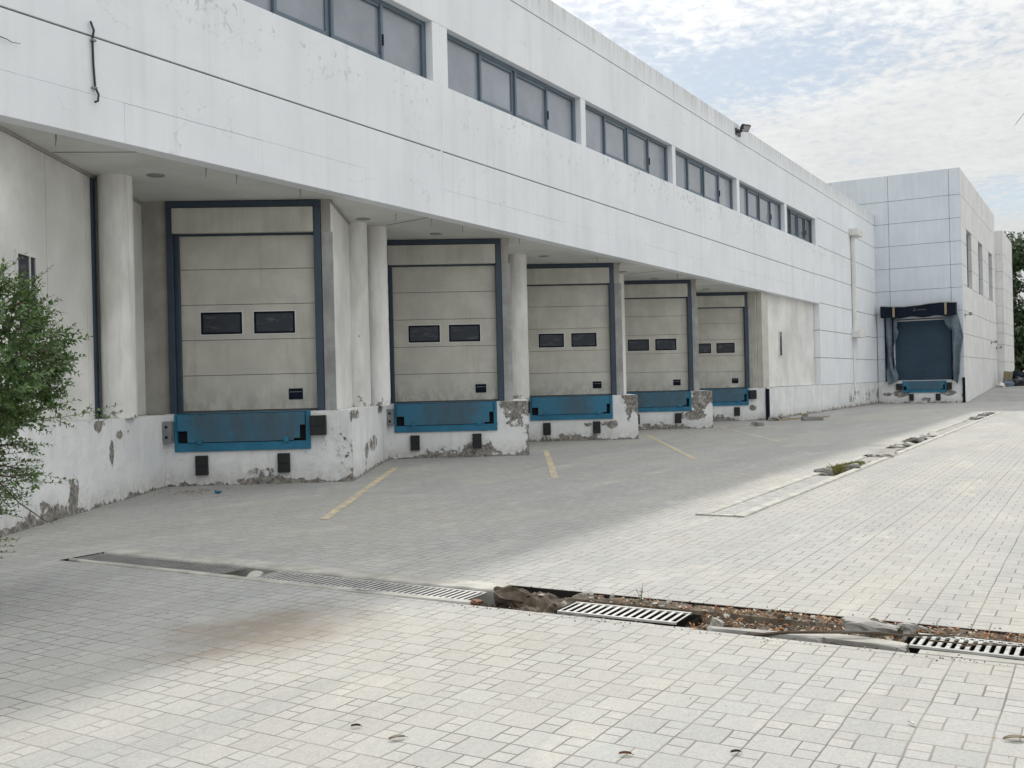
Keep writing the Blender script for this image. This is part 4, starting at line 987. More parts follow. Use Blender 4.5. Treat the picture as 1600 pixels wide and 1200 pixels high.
stone('concrete_chunk', MT['conc2'], (6.35, 2.24, -.05), (.10, .08, .10), (.4, .2, .2), 'small tilted concrete piece right of the lone grate', 'concrete chunk', .1, 8)
stone('kerb_slab', MT['conc2'], (6.17, 1.86, -.05), (.12, .72, .10), (0, .12, .03), 'long grey broken kerb slab lying in the near side of the drain', 'kerb slab', .025, 9)
stone('kerb_slab', MT['conc'], (6.24, 1.36, -.035), (.11, .66, .07), (0, -.08, -.06), 'long pale kerb slab lying just left of the lettered grate', 'kerb slab', .025, 10)
stone('concrete_chunk', MT['soil'], (6.62, 3.97, -.085), (.30, .24, .17), (.2, .2, .8), 'rough dark lump of rubble at the left end of the big hole', 'rubble', .2, 11)
stone('concrete_chunk', MT['soil'], (6.42, 3.45, -.10), (.26, .14, .15), (.3, .1, .2), 'rough lump of rubble at the right end of the big hole beside the lone grate', 'rubble', .22, 12)
stone('rusty_angle', MT['rust'], (6.22, 4.02, -.02), (.30, .05, .03), (.3, .2, .35), 'rusty steel edge sticking out by the last grate before the hole', 'steel edge', .03, 13)
mb = MB(); mb.tube([(6.08, 1.98, -.02), (6.14, 1.7, .02), (6.26, 1.35, .03), (6.36, 1.08, .02), (6.42, .8, .03)], .012, 6, 0, .5); mb.tube([(6.2, 1.5, .025), (6.24, 1.2, .05), (6.25, .95, .04)], .006, 5, 0, .5)
tag(mb.build('dry_branch', MT['twig'], None, (6.2, 1.5, 0), world=True), 'thin dry branch lying across the kerb slab and lettered grate', 'branch')
mb = MB(); mb.tube([(6.25, .92, .03), (6.30, .7, .02), (6.34, .42, .03)], .006, 5, 0, .5); mb.tube([(6.22, .75, .02), (6.29, .6, .04), (6.31, .45, .03)], .005, 5, 0, .5)
tag(mb.build('dry_branch', MT['twig'], None, (6.3, .7, 0), world=True), 'two thin straws of dry twig lying on the lettered grate', 'twig')
def weed(c, h, n, lab, spread=.6, mat='leaf', ls=.018):
    mb = MB(); lf_ = MB()
    for i in range(n):
        a = random.uniform(0, 6.3); t = random.uniform(.1, spread); p = [Vector((0, 0, 0))]
        for q in range(1, 5): p.append(Vector((math.cos(a) * t * h * q / 4, math.sin(a) * t * h * q / 4, h * random.uniform(.75, 1.1) * q / 4 * (1 - .25 * t * q / 4))))
        mb.tube(p, .003, 4, 0, .4)
        for q in p[1:]:
            for s in range(3):
                an = random.uniform(0, 6.3); d = Vector((math.cos(an), math.sin(an), .3)) * ls * random.uniform(.7, 1.4); sd_ = Vector((-d.y, d.x, 0)) * .38
                lf_.add([q, q + d * .5 - sd_, q + d, q + d * .5 + sd_], [(0, 1, 2, 3)])
    o = mb.build('weed', MT['grassy'], None, c); lf_.build('foliage', MT[mat], o, c); return tag(o, lab, 'weed')
weed((6.72, 2.93, -.03), .13, 4, 'small green weed sprouting by the far edge of the drain behind the lone grate')

# long drain parallel to the building
LD = empty('long_drain', (27, 3.86, 0), 0, 'long pale concrete drain frame running towards the tower, broken in places', 'drain channel')
lin = MB(); x0, x1, y0, y1 = H2
lin.quad((x0, y0, 0), (x0, y1, 0), (x0, y1, -.3), (x0, y0, -.3)); lin.quad((x1, y1, 0), (x1, y0, 0), (x1, y0, -.3), (x1, y1, -.3)); lin.quad((x0, y1, 0), (x1, y1, 0), (x1, y1, -.3), (x0, y1, -.3)); lin.quad((x1, y0, 0), (x0, y0, 0), (x0, y0, -.3), (x1, y0, -.3))
lin.quad((x0, y0, -.3), (x1, y0, -.3), (x1, y1, -.3), (x0, y1, -.3)); lin.build('channel_lining', MT['soil'], LD, (27, 3.86, 0), world=True)
cs = MB(); rough_strip(cs, 11.14, 43.4, 3.56, 3.70, .020, .3, .010, 21, 0, .12); rough_strip(cs, 11.14, 16.6, 4.0, 4.155, .020, .3, .012, 22, 0, .12); rough_strip(cs, 18.2, 20.2, 4.0, 4.155, .016, .3, .02, 23); rough_strip(cs, 24.0, 43.4, 4.0, 4.155, .014, .3, .03, 24, 0, .12)
cs.box(11.14, 11.25, 3.705, 3.995, -.3, .018); cs.build('drain_frame', MT['conc'], LD, (27, 3.86, 0), world=True)
cv = MB(); 
for a, b2 in ((18.25, 19.2), (19.22, 20.2), (28.0, 30.9), (30.92, 33.8), (33.82, 36.8)): cv.box(a, b2, 3.71, 3.99, -.06, .006)
cv.build('cover_slab', MT['conc2'], LD, (27, 3.86, 0), world=True, bevel=.01)
ordn = ('first, nearest the end of the frame', 'second from the near end', 'middle one of five', 'fourth from the near end', 'fifth, next to the tuft of weeds')
for i in range(5):
    g = MB(); L = .98; W = .29
    g.box(0, L, 0, .02, -.03, 0); g.box(0, L, W - .02, W, -.03, 0)
    for q in range(26): g.box(q * L / 26, q * L / 26 + .021, .018, W - .018, -.03, -.002)
    o = g.build('drain_grate', MT['iron'], None, (11.27 + i * 1.0, 3.705, .004)); tag(o, 'fine grey grate in the long drain frame, ' + ordn[i], 'drain grate', 'fine grates in the long drain')
s2 = MB(); nx, ny = 330, 6
for i in range(nx + 1):
    for j in range(ny + 1):
        x = 11.2 + 32.2 * i / nx; y = 3.70 + .44 * j / ny
        z = -.06 + .05 * mnoise.noise(Vector((x * 2.5, y * 5, 1))) + .04 * mnoise.noise(Vector((x * 9, y * 9, 2)))
        if x < 16.3 or 28 < x < 36.8: z -= .16
        s2.v.append((x, y, min(z, .012))); s2.w.append(0)
for i in range(nx):
    for j in range(ny): a = i * (ny + 1) + j; s2.f.append((a, a + ny + 1, a + ny + 2, a + 1)); s2.m.append(0)
tag(s2.build('dirt', MT['soil'], None, (27, 3.86, 0), world=True, smooth=True), 'grey dirt and crumbs filling the broken stretches of the long drain', 'dirt', kind='stuff')
stone('cover_slab', MT['conc2'], (20.9, 3.86, .03), (.75, .50, .07), (.02, -.10, .1), 'loose grey cover slab lying tilted over the long drain, nearest of the broken slabs', 'cover slab', .03, 31)
stone('concrete_chunk', MT['conc'], (20.35, 3.74, .0), (.45, .25, .10), (.1, .1, .5), 'whitish broken piece leaning against the nearest loose cover slab', 'concrete chunk', .12, 32)
RG = 'broken slab pieces in the far half of the long drain'
for i in range(16):
    x = 21.7 + i * .40 + random.uniform(-.1, .1)
    if i == 7: stone('concrete_chunk', MT['irondk'], (24.6, 3.9, .03), (.45, .20, .08), (.3, .25, .9), 'dark upturned slab piece standing proud of the long drain', 'concrete chunk', .1, 47); continue
    stone('concrete_chunk', MT['conc2'] if i % 3 else MT['conc'], (x, random.uniform(3.78, 4.0), random.uniform(-.06, .0)), (random.uniform(.22, .5), random.uniform(.15, .3), random.uniform(.06, .10)), (random.uniform(-.3, .3), random.uniform(-.3, .3), random.uniform(0, 3)),
          'broken grey slab piece lying in the far rubble stretch of the long drain', 'concrete chunk', .12, 33 + i, RG)
for i in range(12):
    stone('concrete_chunk', MT['irondk'] if i % 2 else MT['conc2'], (37.2 + i * .5, random.uniform(3.75, 4.0), -.01), (.35, .22, .10), (random.uniform(-.3, .3), random.uniform(-.3, .3), random.uniform(0, 3)),
          'dark broken piece at the far end of the long drain near the tower shadow', 'concrete chunk', .14, 60 + i, 'broken pieces at the far end of the long drain')
for i, (x, y, s) in enumerate(((16.5, 3.9, .2), (16.75, 4.02, .26), (17.6, 3.78, .3))):
    stone('concrete_chunk', MT['conc2'], (x, y, .02), (s, s * .7, .10), (.1, .2, i), ('small grey lump in front of the weed tuft in the long drain', 'larger dark lump left of the weed tuft in the long drain', 'pale flat piece right under the weed tuft in the long drain')[i], 'concrete chunk', .16, 80 + i)
def tuft(c, rx, ry, h, n, lab, mats):
    mb = MB()
    for i in range(n):
        x, y = random.gauss(0, rx), random.gauss(0, ry); a = random.uniform(0, 6.3); l = h * random.uniform(.5, 1.15); d = Vector((math.cos(a) * .55, math.sin(a) * .55, 1)).normalized() * l; s = Vector((-math.sin(a), math.cos(a), 0)) * .007
        p = Vector((x, y, 0)); mb.add([p - s, p + s, p + d * .6 + s * .8 + Vector((0, 0, 0)), p + d + Vector((d.x, d.y, -.2 * l)) * .3, p + d * .6 - s * .8], [(0, 1, 2, 3, 4)])
    o = mb.build('grass_tuft', mats, None, c); return tag(o, lab, 'weeds', kind='stuff')
tuft((17.55, 3.92, -.02), .30, .08, .11, 600, 'dry yellowish grass tuft growing in the long drain', MT['grassy'])
tuft((18.3, 3.85, -.02), .26, .07, .09, 420, 'greener low weed patch just beyond the dry tuft in the long drain', MT['weedgreen'])
# ---------------------------------------------------------------- small debris by the docks
stone('brick', MT['conc2'], (33.1, 10.15, .05), (.24, .22, .14), (0, 0, .4), 'grey brick lying in front of the last dock, the left one of a pair', 'brick', .04, 101)
stone('brick', MT['irondk'], (32.4, 9.80, .05), (.24, .22, .15), (0, 0, .9), 'darker brick lying in front of the last dock, the right one of a pair', 'brick', .04, 102)
stone('rubble', MT['conc2'], (36.9, 10.6, .05), (.9, .35, .14), (0, 0, .2), 'flat dark rubble heap at the foot of the steel corner guard', 'rubble', .14, 103)
stone('rubble', MT['irondk'], (37.6, 10.45, .05), (.5, .3, .14), (0, 0, .7), 'small rubble lump against the plinth right of the corner guard', 'rubble', .16, 104)
stone('rubble', MT['conc'], (38.3, 10.55, .05), (.5, .3, .14), (0, 0, .1), 'pale rubble lump against the plinth, farther from the corner guard', 'rubble', .16, 105)
stone('wooden_plank', MT['wood'], (37.9, 9.75, .05), (3.4, .12, .05), (0, 0, -.32), 'long thin wooden plank lying on the paving by the plinth', 'plank', .015, 106)
stone('brick', MT['wood'], (38.4, 9.85, .09), (.22, .24, .18), (0, 0, .3), 'small brown block standing behind the wooden plank', 'block', .04, 107)
stone('brick', MT['irondk'], (36.7, 9.15, .06), (.3, .75, .16), (0, 0, .5), 'dark hollow block lying at the end of the wooden plank', 'block', .04, 108)
stone('plastic_scrap', MT['levblue'], (11.0, 11.8, .025), (.10, .07, .035), (.2, .1, .4), 'crumpled blue plastic scrap on the paving below the first dock', 'plastic scrap', .25, 109)
dl = MB(); lt = dl
for i in range(150): leafbit((random.gauss(11.0, .35), random.gauss(12.45, .22), .008), random.uniform(.008, .03), random.uniform(0, 6.3), .25)
for i in range(70): leafbit((random.uniform(30.5, 33.5), random.gauss(10.3, .35), .008), random.uniform(.02, .05), random.uniform(0, 6.3), .25)
for i in range(260):
    x = random.uniform(2.3, 9); leafbit((x, random.uniform(-1.5, x * .9), .006), random.uniform(.003, .009), random.uniform(0, 6.3), .3)
tag(dl.build('leaf_scraps', MT['litter'], None, (9, 8, 0), world=True), 'scattered crumbs of dry leaf on the paving', 'leaf litter', kind='stuff')
def dryleaf(c, s, rz, lab, mat):
    mb = MB(); n = 7
    for i in range(n):
        t = i / (n - 1); w = s * .36 * math.sin(PI * min(.98, t * .9 + .06)); z = .005 * math.sin(PI * t) * (s / .05)
        for k in (-1, 0, 1): mb.v.append(((t - .5) * 2 * s, k * w, z + .008 * abs(k) + .004)); mb.w.append(0)
    for i in range(n - 1):
        for k in (0, 1): a = i * 3 + k; mb.f.append((a, a + 3, a + 4, a + 1)); mb.m.append(0)
    mb.tube([(-s * 1.4, .003, .003), (-s, 0, .006)], .0016, 4)
    o = mb.build('fallen_leaf', mat, None, c, rz); return tag(o, lab, 'leaf')
for (x, y, s, rz, lab, mat) in ((3.633, 3.034, .020, 2.2, 'curled dark leaf on the near paving, left of the pale yellow leaf', MT['deadleaf']), (3.591, 2.765, .034, 2.5, 'pale yellow folded leaf on the near paving', MT['card']), (3.875, 1.779, .024, 2.0, 'reddish brown leaf on the near paving, bottom centre', MT['rust']),
                                (4.103, 1.376, .020, 2.3, 'dark brown leaf scrap on the near paving, right of the reddish one', MT['deadleaf']), (4.788, .371, .045, 2.15, 'long straw coloured leaf on the near paving at bottom right', MT['card']), (4.796, .788, .022, .8, 'small cream petal on the near paving, left of the long straw coloured leaf', MT['whitepl'])):
    dryleaf((x, y, .003), s * 1.1, rz, lab, mat)

# ---------------------------------------------------------------- rubbish heap by the stair bay
def bag(c, r, sq, mat, lab, seed):
    mb = MB(); blob(mb, (0, 0, 0), r, sq, .45, 1.9, 3, 0, .55, seed); mb.v = [(x, y, z + .5 * r * sq[2]) for x, y, z in mb.v]
    mb.tube([(0, 0, r * sq[2] * 1.2), (.03, .02, r * sq[2] * 1.75)], r * .13, 6, 0, 1.8)
    o = mb.build('rubbish_bag', mat, None, c, smooth=True); return tag(o, lab, 'rubbish bag', 'rubbish heap beside the stair bay')
bag((75.4, 5.15, .64), .50, (1.1, .9, .75), MT['blackpl'], 'black rubbish bag at the bottom right of the heap', 1); bag((75.7, 4.65, .66), .48, (1, 1, .8), MT['blackpl'], 'black rubbish bag at the far right end of the heap', 2)
bag((76.3, 5.3, 1.15), .45, (1.1, 1, .7), MT['tarp'], 'dark bag lying on top of the heap', 3); bag((74.6, 5.75, .60), .33, (1, 1, .8), MT['fabric'], 'grey bag in front of the cardboard sheet', 4); bag((74.2, 6.05, .58), .24, (1.2, 1, .8), MT['whitepl'], 'white plastic bag at the left foot of the heap', 5)
bag((75.0, 5.5, .62), .35, (1, 1, .7), MT['fabric'], 'pale grey bag in the middle of the heap', 6)
stone('cardboard_sheet', MT['card'], (75.2, 5.72, 1.15), (.06, .55, .95), (.12, -.1, .1), 'upright tan cardboard sheet leaning in the rubbish heap', 'cardboard', .02, 7)

# ---------------------------------------------------------------- vegetation
def leaf6(mb, p, d, up, L, W, m=0):
    d = d.normalized(); s = d.cross(up)
    if s.length < 1e-3: s = d.orthogonal()
    s.normalize(); n = s.cross(d)
    a, b2, c, e = p, p + d * L * .45 + s * W - n * L * .05, p + d * L - n * L * .12, p + d * L * .45 - s * W - n * L * .05
    mid = p + d * L * .5 - n * W * .35
    mb.add([a, b2, c, e, mid], [(0, 1, 4), (1, 2, 4), (2, 3, 4), (3, 0, 4)], m)
def sprig(tw, lv_, p, d, L, leaf=.036, n=16, bend=.25):
    d = d.normalized(); pts = [p]; q = p.copy(); cur = d.copy(); k = 7
    side = Vector((random.gauss(0, 1), random.gauss(0, 1), random.gauss(0, .5) - .3)).normalized()
    for i in range(k): cur = (cur + side * bend / k + Vector((0, 0, .05)) * random.uniform(-.5, 1)).normalized(); q = q + cur * L / k; pts.append(q.copy())
    tw.tube(pts, .0032, 4, 0, .4)
    a0 = random.uniform(0, 6.3)
    for i in range(n):
        t = (.15 + .85 * i / n) * k; j = min(int(t), k - 1); pp = pts[j].lerp(pts[j + 1], t - j); ax = (pts[j + 1] - pts[j]).normalized()
        o = ax.orthogonal().normalized(); a = a0 + i * 2.4; r = (o * math.cos(a) + ax.cross(o) * math.sin(a))
        dirn = (r * .9 + ax * random.uniform(.5, 1.0) + Vector((0, 0, -.12))).normalized(); s = leaf * random.uniform(.65, 1.15) * (1 - .35 * i / n)
        leaf6(lv_, pp, dirn, (ax + Vector((0, 0, .6))).normalized(), s, s * random.uniform(.21, .33))
    leaf6(lv_, pts[-1], cur, Vector((0, 0, 1)), leaf * .6, leaf * .13)
SB = empty('leafy_shrub', (4.25, 7.25, 0), 0, 'leafy green shrub leaning in at the left edge in front of the dock wall', 'shrub')
tw, lv_, fl_ = MB(), MB(), MB()
c0 = Vector((4.22, 7.21, 1.86)); vr = Vector((.509, -.861, 0))       # vr: sideways axis of the crown, pointing into the yard
rx, rz_ = .92, .78
def inside(): 
    while True:
        v = Vector((random.uniform(-1, 1), random.uniform(-1, 1), random.uniform(-1, 1)))
        if v.length < 1: return v
for i in range(1300):
    v = inside(); v = v.normalized() * v.length ** .45
    lump = .86 + .26 * mnoise.noise(v * 2.1 + Vector((3, 1, 2)))
    p = c0 + Vector((v.x * rx, v.y * rx, v.z * rz_)) * lump * .90
    out = Vector((v.x, v.y, v.z * .7 + .25)); sprig(tw, lv_, p, out + Vector((random.gauss(0, .5), random.gauss(0, .5), random.gauss(0, .4))), random.uniform(.13, .26), .058, 15)
for i in range(430):                       # lower skirt
    v = inside(); p = Vector((4.12, 7.33, 1.05)) + Vector((v.x * .62, v.y * .62, v.z * .45)); sprig(tw, lv_, p, Vector((v.x, v.y, v.z * .3 + .1)) + Vector((0, 0, -.1)), random.uniform(.14, .24), .04, 13)
for i in range(120):
    v = inside(); p = Vector((4.02, 7.46, .52)) + Vector((v.x * .5, v.y * .5, v.z * .3)); sprig(tw, lv_, p, Vector((v.x, v.y, v.z * .3)), random.uniform(.16, .26), .04, 12)
# long outer shoots reaching into the yard
for (s0, z0, s1, z1, dep) in ((.45, 2.35, .80, 2.62, .1), (.40, 2.45, .62, 2.86, -.1), (.50, 2.30, .86, 2.47, 0), (.60, 2.25, .98, 2.52, .15), (.62, 2.12, .96, 2.27, -.1), (.66, 1.95, 1.02, 2.10, .1), (.70, 1.80, 1.10, 1.93, 0), (.72, 1.65, 1.16, 1.80, -.15), (.70, 1.52, 1.12, 1.66, .1),
                              (.70, 1.42, 1.20, 1.52, .05), (.62, 1.36, 1.54, 1.44, -.05), (.55, 1.22, .98, 1.18, .1), (.45, 1.12, 1.16, .93, 0), (.5, 1.05, 1.12, .90, -.1), (.45, .98, .80, .78, .05), (.35, .72, .72, .72, 0), (.3, .56, .70, .50, .1), (.2, .30, .50, .30, 0), (.34, 2.5, .55, 2.98, .05), (.1, 2.5, .28, 3.02, 0), (.25, 2.45, .47, 2.86, .1), (-.05, 2.5, .12, 3.05, .1), (.3, 2.4, .66, 2.72, -.1), (.15, 2.5, .40, 2.93, -.05)):
    a = Vector((4.24, 7.17, 0)) + vr * (s0 - .35) + Vector((dep, dep * .6, z0)); b2 = Vector((4.24, 7.17, 0)) + vr * (s1 - .35) + Vector((dep, dep * .6, z1)); L = (b2 - a).length
    tw.tube([a - (b2 - a) * .4, a, a.lerp(b2, .5) + Vector((0, 0, .02))], .005, 5, 0, .7)
    sprig(tw, lv_, a, b2 - a, L, .054, int(10 + L * 26), .12)
    for j in range(int(L / .13)):
        t = random.uniform(.1, .8); sprig(tw, lv_, a.lerp(b2, t), (b2 - a).normalized() + Vector((random.gauss(0, .7), random.gauss(0, .7), random.gauss(.1, .6))), random.uniform(.08, .17), .046, 9)
tw.tube([Vector((4.24, 7.17, 1.06)) + vr * .18, Vector((4.24, 7.17, .80)) + vr * .42, Vector((4.24, 7.17, .655)) + vr * .62], .006, 5, 0, .6); sprig(tw, lv_, Vector((4.24, 7.17, .655)) + vr * .62, vr + Vector((0, 0, .2)), .16, .036, 12)
for i in range(9):                         # main stems
    a = random.uniform(0, 6.3); b2 = Vector((math.cos(a) * .45, math.sin(a) * .45, random.uniform(1.2, 2.0)))
    tw.tube([Vector((4.10 + .05 * math.cos(a), 7.4 + .05 * math.sin(a), 0)), Vector((4.10, 7.4, 0)) + b2 * .4 + Vector((0, 0, .2)), Vector((4.12, 7.36, .15)) + b2], .018, 6, 0, .4)
for i in range(26):
    v = inside().normalized(); p = c0 + Vector((v.x * rx, v.y * rx, v.z * rz_)) * .86
    for j in range(9): leaf6(lv_, p + Vector((random.gauss(0, .014), random.gauss(0, .014), random.gauss(0, .012))), Vector((random.gauss(0, 1), random.gauss(0, 1), random.gauss(.4, .8))), Vector((0, 0, 1)), .02, .006, 1)
tw.build('stems', MT['twig'], SB, (4.25, 7.25, 0), world=True); lv_.build('foliage', [MT['leaf'], MT['flower']], SB, (4.25, 7.25, 0), world=True)

def tree(c, h, r, seed, lab, mats='treeleaf', base_z=.16):
    random.seed(seed); root = empty('tree', c, 0, lab, 'tree', 'trees at the far end of the yard'); tk = MB(); cr = MB(); C0 = Vector(c)
    tk.tube([(0, 0, -.1), (.1, .05, h * .25), (.0, .2, h * .5), (.2, .1, h * .8)], .28, 8, 0, .3)
    lumps = []
    for i in range(38):
        a = random.uniform(0, 6.3); zz = random.uniform(base_z, .95); rr = r * math.sin(PI * min(1, .18 + .82 * (1 - abs(zz - .55) / .5))) * random.uniform(.35, .95)
        p = Vector((math.cos(a) * rr, math.sin(a) * rr, zz * h)); lumps.append((p, r * random.uniform(.28, .48)))
        tk.tube([(0, 0, h * max(.2, zz - .3)), p * .5 + Vector((0, 0, zz * h * .45)), p], .07, 5, 0, .3)
    for p, lr in lumps:
        for i in range(330):
            v = Vector((random.gauss(0, 1), random.gauss(0, 1), random.gauss(0, 1))).normalized() * (random.random() ** .35) * lr; v.z *= .75
            q = p + v; n = (v.normalized() + Vector((random.gauss(0, .5), random.gauss(0, .5), random.gauss(.5, .5)))).normalized(); t = n.orthogonal().normalized(); b2 = n.cross(t); a = random.uniform(0, 6.3); t, b2 = t * math.cos(a) + b2 * math.sin(a), b2 * math.cos(a) - t * math.sin(a); s = random.uniform(.10, .24)
            cr.add([q - t * s, q - b2 * s * .5, q + t * s, q + b2 * s * .5], [(0, 1, 2, 3)])
    tk.build('trunk', MT['bark'], root, c); cr.build('crown', MT[mats], root, c); return root
tree((99, 7.6, .75), 13.2, 3.6, 11, 'tall dark green tree just beyond the stair bay, partly hidden by it')
tree((103, 3.8, .75), 12.6, 4.2, 12, 'broad dark green tree cut by the right edge of the picture')
tree((112, 9.5, .75), 15.5, 4.5, 13, 'taller lighter tree showing its top behind the nearer ones')
tree((110, -1.5, .75), 12, 4.2, 14, 'dark tree beyond the right edge of the picture')
HG = MB(); random.seed(5)
for i in range(9000):
    q = Vector((random.uniform(93, 97.5), random.uniform(-6, 14), .75 + 4.6 * random.random() ** .8)); n = Vector((random.gauss(-.5, 1), random.gauss(0, 1), random.gauss(.4, .7))).normalized(); t = n.orthogonal(); b2 = n.cross(t); s = random.uniform(.1, .28)
    HG.add([q - t * s, q - b2 * s * .6, q + t * s, q + b2 * s * .6], [(0, 1, 2, 3)])
tag(HG.build('undergrowth', MT['treeleaf'], None, (95, 4, .75), world=True), 'dark undergrowth below the far trees', 'bushes', kind='stuff')

PM = empty('palm_tree', (16.0, -1.55, 0), 0, 'palm tree at the right edge with only two frond tips showing against the sky', 'palm tree')
t = MB()
for i in range(24): t.cyl(16 + .004 * i, -1.55, .17 - .002 * i, .25 * i, .25 * i + .26, 12, 0, .15 - .002 * i)
t.build('trunk', MT['bark'], PM, (16, -1.55, 0), world=True)
def frond(base_, tip, sag):
    mb = MB(); a, b2 = Vector(base_), Vector(tip); n = 26; pts = [a.lerp(b2, i / n) + Vector((0, 0, sag * 4 * (i / n) * (1 - i / n))) for i in range(n + 1)]
    mb.tube(pts, .018, 5, 0, .2)
    for i in range(3, n + 1):
        ax = (pts[i] - pts[i - 1]).normalized(); s = ax.cross(Vector((0, 0, 1))).normalized()
        for sg in (-1, 1):
            L = .42 * math.sin(PI * min(1, .25 + .7 * i / n)) + .06; d = (ax * .9 + s * sg + Vector((0, 0, -.25))).normalized() * L; w = ax * .014
            mb.add([pts[i] - w, pts[i] + d * .5 - w * .8 + Vector((0, 0, .01)), pts[i] + d, pts[i] + d * .5 + w * .8, pts[i] + w], [(0, 1, 2, 3, 4)])
    return mb.build('frond', MT['palm'], PM, base_, world=True)
random.seed(3)
cz = 6.1
frond((16.1, -1.5, cz), (15.75, 1.02, 5.05), .55); frond((16.1, -1.5, cz), (15.55, 1.20, 6.92), .35)
for i in range(20):
    a = random.uniform(-2.9, .9) if i % 2 else random.uniform(2.3, 4.0); L = random.uniform(1.9, 2.5); tip = (16.1 + math.cos(a) * L, min(-1.5 + math.sin(a) * L, .2), cz + random.uniform(-.8, 1.2)); frond((16.1, -1.5, cz), tip, .5)

# ---------------------------------------------------------------- camera, sun, sky
yaw, pitch, roll = .5338, -.000237, -.0238
cy, sy = math.cos(yaw), math.sin(yaw)
fwd, right, up = Vector((cy, sy, 0)), Vector((sy, -cy, 0)), Vector((0, 0, 1))
f2 = fwd * math.cos(pitch) + up * math.sin(pitch); u2 = up * math.cos(pitch) - fwd * math.sin(pitch)
r3 = right * math.cos(roll) + u2 * math.sin(roll); u3 = u2 * math.cos(roll) - right * math.sin(roll)
cam = bpy.data.cameras.new('camera'); co = bpy.data.objects.new('camera', cam); COL.objects.link(co)
mw = Matrix((r3, u3, -f2)).transposed().to_4x4(); mw.translation = (0, 0, 1.58); co.matrix_world = mw
cam.sensor_width = 36; cam.lens = 1571.4 / 1600 * 36; cam.clip_end = 3000; cam.clip_start = .05
scn.camera = co

SUN = Vector((1.06, .605, 1.0)).normalized()
EL = math.asin(SUN.z); AZ = math.atan2(SUN.x, SUN.y)
sl_ = bpy.data.lights.new('sun', 'SUN'); sl_.energy = 2.4; sl_.angle = math.radians(1.8); sl_.color = (1.0, .95, .87)
so = bpy.data.objects.new('sun', sl_); COL.objects.link(so); so.rotation_euler = SUN.to_track_quat('Z', 'Y').to_euler(); so.location = (0, 0, 40)

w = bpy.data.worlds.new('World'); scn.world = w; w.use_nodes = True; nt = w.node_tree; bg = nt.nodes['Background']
sky = nd(nt, 'ShaderNodeTexSky', sky_type='NISHITA'); sky.sun_disc = False; sky.sun_elevation = EL; sky.sun_rotation = AZ
sky.air_density = 1.0; sky.dust_density = .4; sky.ozone_density = 1.0
dirv = nd(nt, 'ShaderNodeTexCoord').outputs['Generated']
x, y, z = sep(nt, dirv)
den = M(nt, 'ADD', M(nt, 'MAXIMUM', z, 0.0), .10)
P = comb(nt, M(nt, 'DIVIDE', x, den), M(nt, 'DIVIDE', y, den), 0.0)
offs = nd(nt, 'ShaderNodeVectorMath', operation='ADD'); link(nt, P, offs.inputs[0]); offs.inputs[1].default_value = (3.1, 1.7, 0)
P = offs.outputs[0]
big = noise(nt, P, .55, 4, .5, .3)
mid = noise(nt, P, 2.2, 6, .62, .6)
rip = noise(nt, P, 26.0, 3, .6, .4)
rip2 = noise(nt, scalev(nt, P, (1, 1.6, 1)), 11.0, 4, .6, .6)
cov = M(nt, 'ADD', M(nt, 'MULTIPLY', big, .75), M(nt, 'MULTIPLY', mid, .40))
cov = M(nt, 'ADD', cov, M(nt, 'MULTIPLY', M(nt, 'SUBTRACT', rip, .5), .60)); cov = M(nt, 'ADD', cov, M(nt, 'MULTIPLY', M(nt, 'SUBTRACT', rip2, .5), .34))
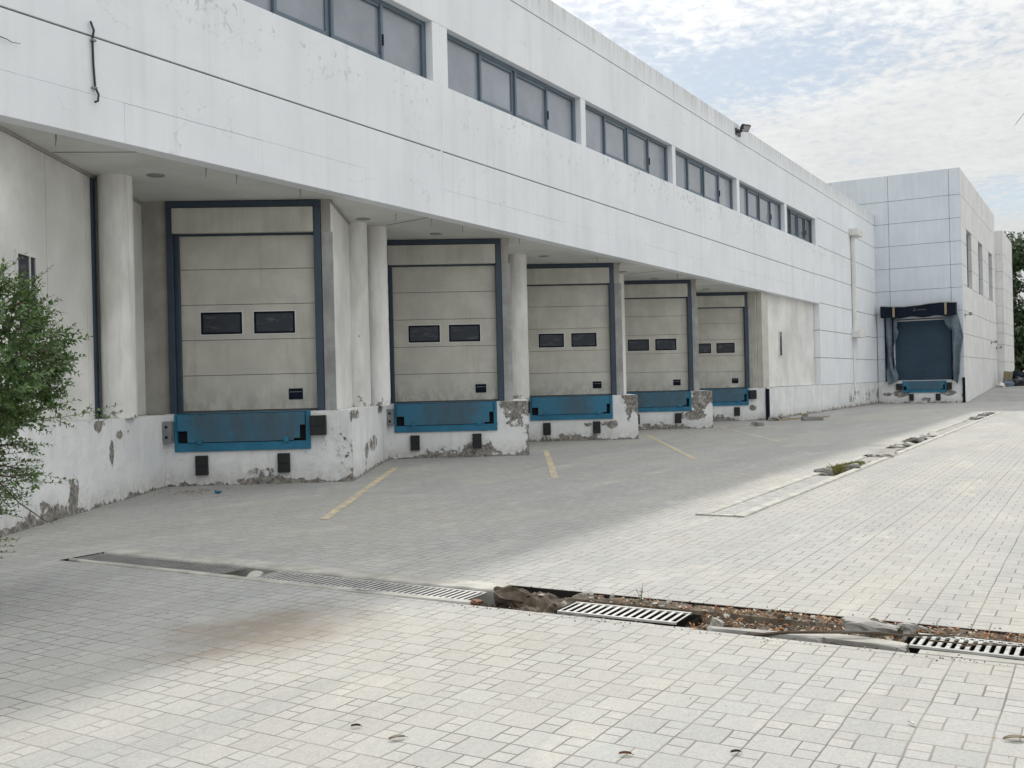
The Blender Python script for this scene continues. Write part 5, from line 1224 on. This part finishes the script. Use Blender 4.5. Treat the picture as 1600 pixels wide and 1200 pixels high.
# veil thickens towards the horizon
cov = M(nt, 'ADD', cov, M(nt, 'MULTIPLY', ramp(nt, z, .22, .02), .10))
def hole(px, py, rx, ry, amt):
    global cov
    q = (fwd + right * ((px - 800) / 1571.4) + up * ((600 - py) / 1571.4)).normalized()
    hz = Vector((q.y, -q.x, 0)).normalized()
    d1 = nd(nt, 'ShaderNodeVectorMath', operation='DOT_PRODUCT'); link(nt, dirv, d1.inputs[0]); d1.inputs[1].default_value = hz
    e1 = M(nt, 'DIVIDE', d1.outputs['Value'], rx); e2 = M(nt, 'DIVIDE', M(nt, 'SUBTRACT', z, q.z), ry)
    fr = nd(nt, 'ShaderNodeVectorMath', operation='DOT_PRODUCT'); link(nt, dirv, fr.inputs[0]); fr.inputs[1].default_value = q
    e = M(nt, 'SQRT', M(nt, 'ADD', M(nt, 'MULTIPLY', e1, e1), M(nt, 'MULTIPLY', e2, e2)))
    g_ = M(nt, 'MULTIPLY', ramp(nt, e, 1.0, .1, 0, amt), M(nt, 'GREATER_THAN', fr.outputs['Value'], 0))
    cov = M(nt, 'SUBTRACT', cov, g_)
cov = M(nt, 'ADD', cov, .06)
hole(1160, 130, .19, .055, .18); hole(930, 60, .12, .05, .08); hole(1590, 330, .07, .035, .26); hole(1330, 80, .2, .06, .10)
fac = ramp(nt, cov, .32, .66, .38, 1.0)
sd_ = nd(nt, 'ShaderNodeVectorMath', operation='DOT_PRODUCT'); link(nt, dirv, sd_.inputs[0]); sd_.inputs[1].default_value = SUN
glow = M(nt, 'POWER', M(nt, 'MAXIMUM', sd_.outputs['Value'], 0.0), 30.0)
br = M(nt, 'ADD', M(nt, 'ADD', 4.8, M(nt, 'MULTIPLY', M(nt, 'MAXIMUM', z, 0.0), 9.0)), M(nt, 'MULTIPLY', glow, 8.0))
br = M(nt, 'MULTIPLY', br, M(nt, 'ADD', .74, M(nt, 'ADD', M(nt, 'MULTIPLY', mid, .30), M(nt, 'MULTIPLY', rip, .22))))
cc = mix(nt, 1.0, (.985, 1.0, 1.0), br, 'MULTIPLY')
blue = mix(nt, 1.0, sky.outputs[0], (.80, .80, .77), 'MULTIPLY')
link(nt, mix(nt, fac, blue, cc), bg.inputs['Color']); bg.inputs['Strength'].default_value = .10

scn.cycles.adaptive_threshold = .02; scn.cycles.max_bounces = 6; scn.cycles.diffuse_bounces = 3; scn.cycles.glossy_bounces = 2; scn.cycles.transmission_bounces = 2; scn.cycles.caustics_reflective = False; scn.cycles.caustics_refractive = False
scn.view_settings.view_transform = 'Standard'; scn.view_settings.look = 'None'; scn.view_settings.exposure = .25; scn.view_settings.gamma = 1
scn.render.resolution_x, scn.render.resolution_y = 1024, 768
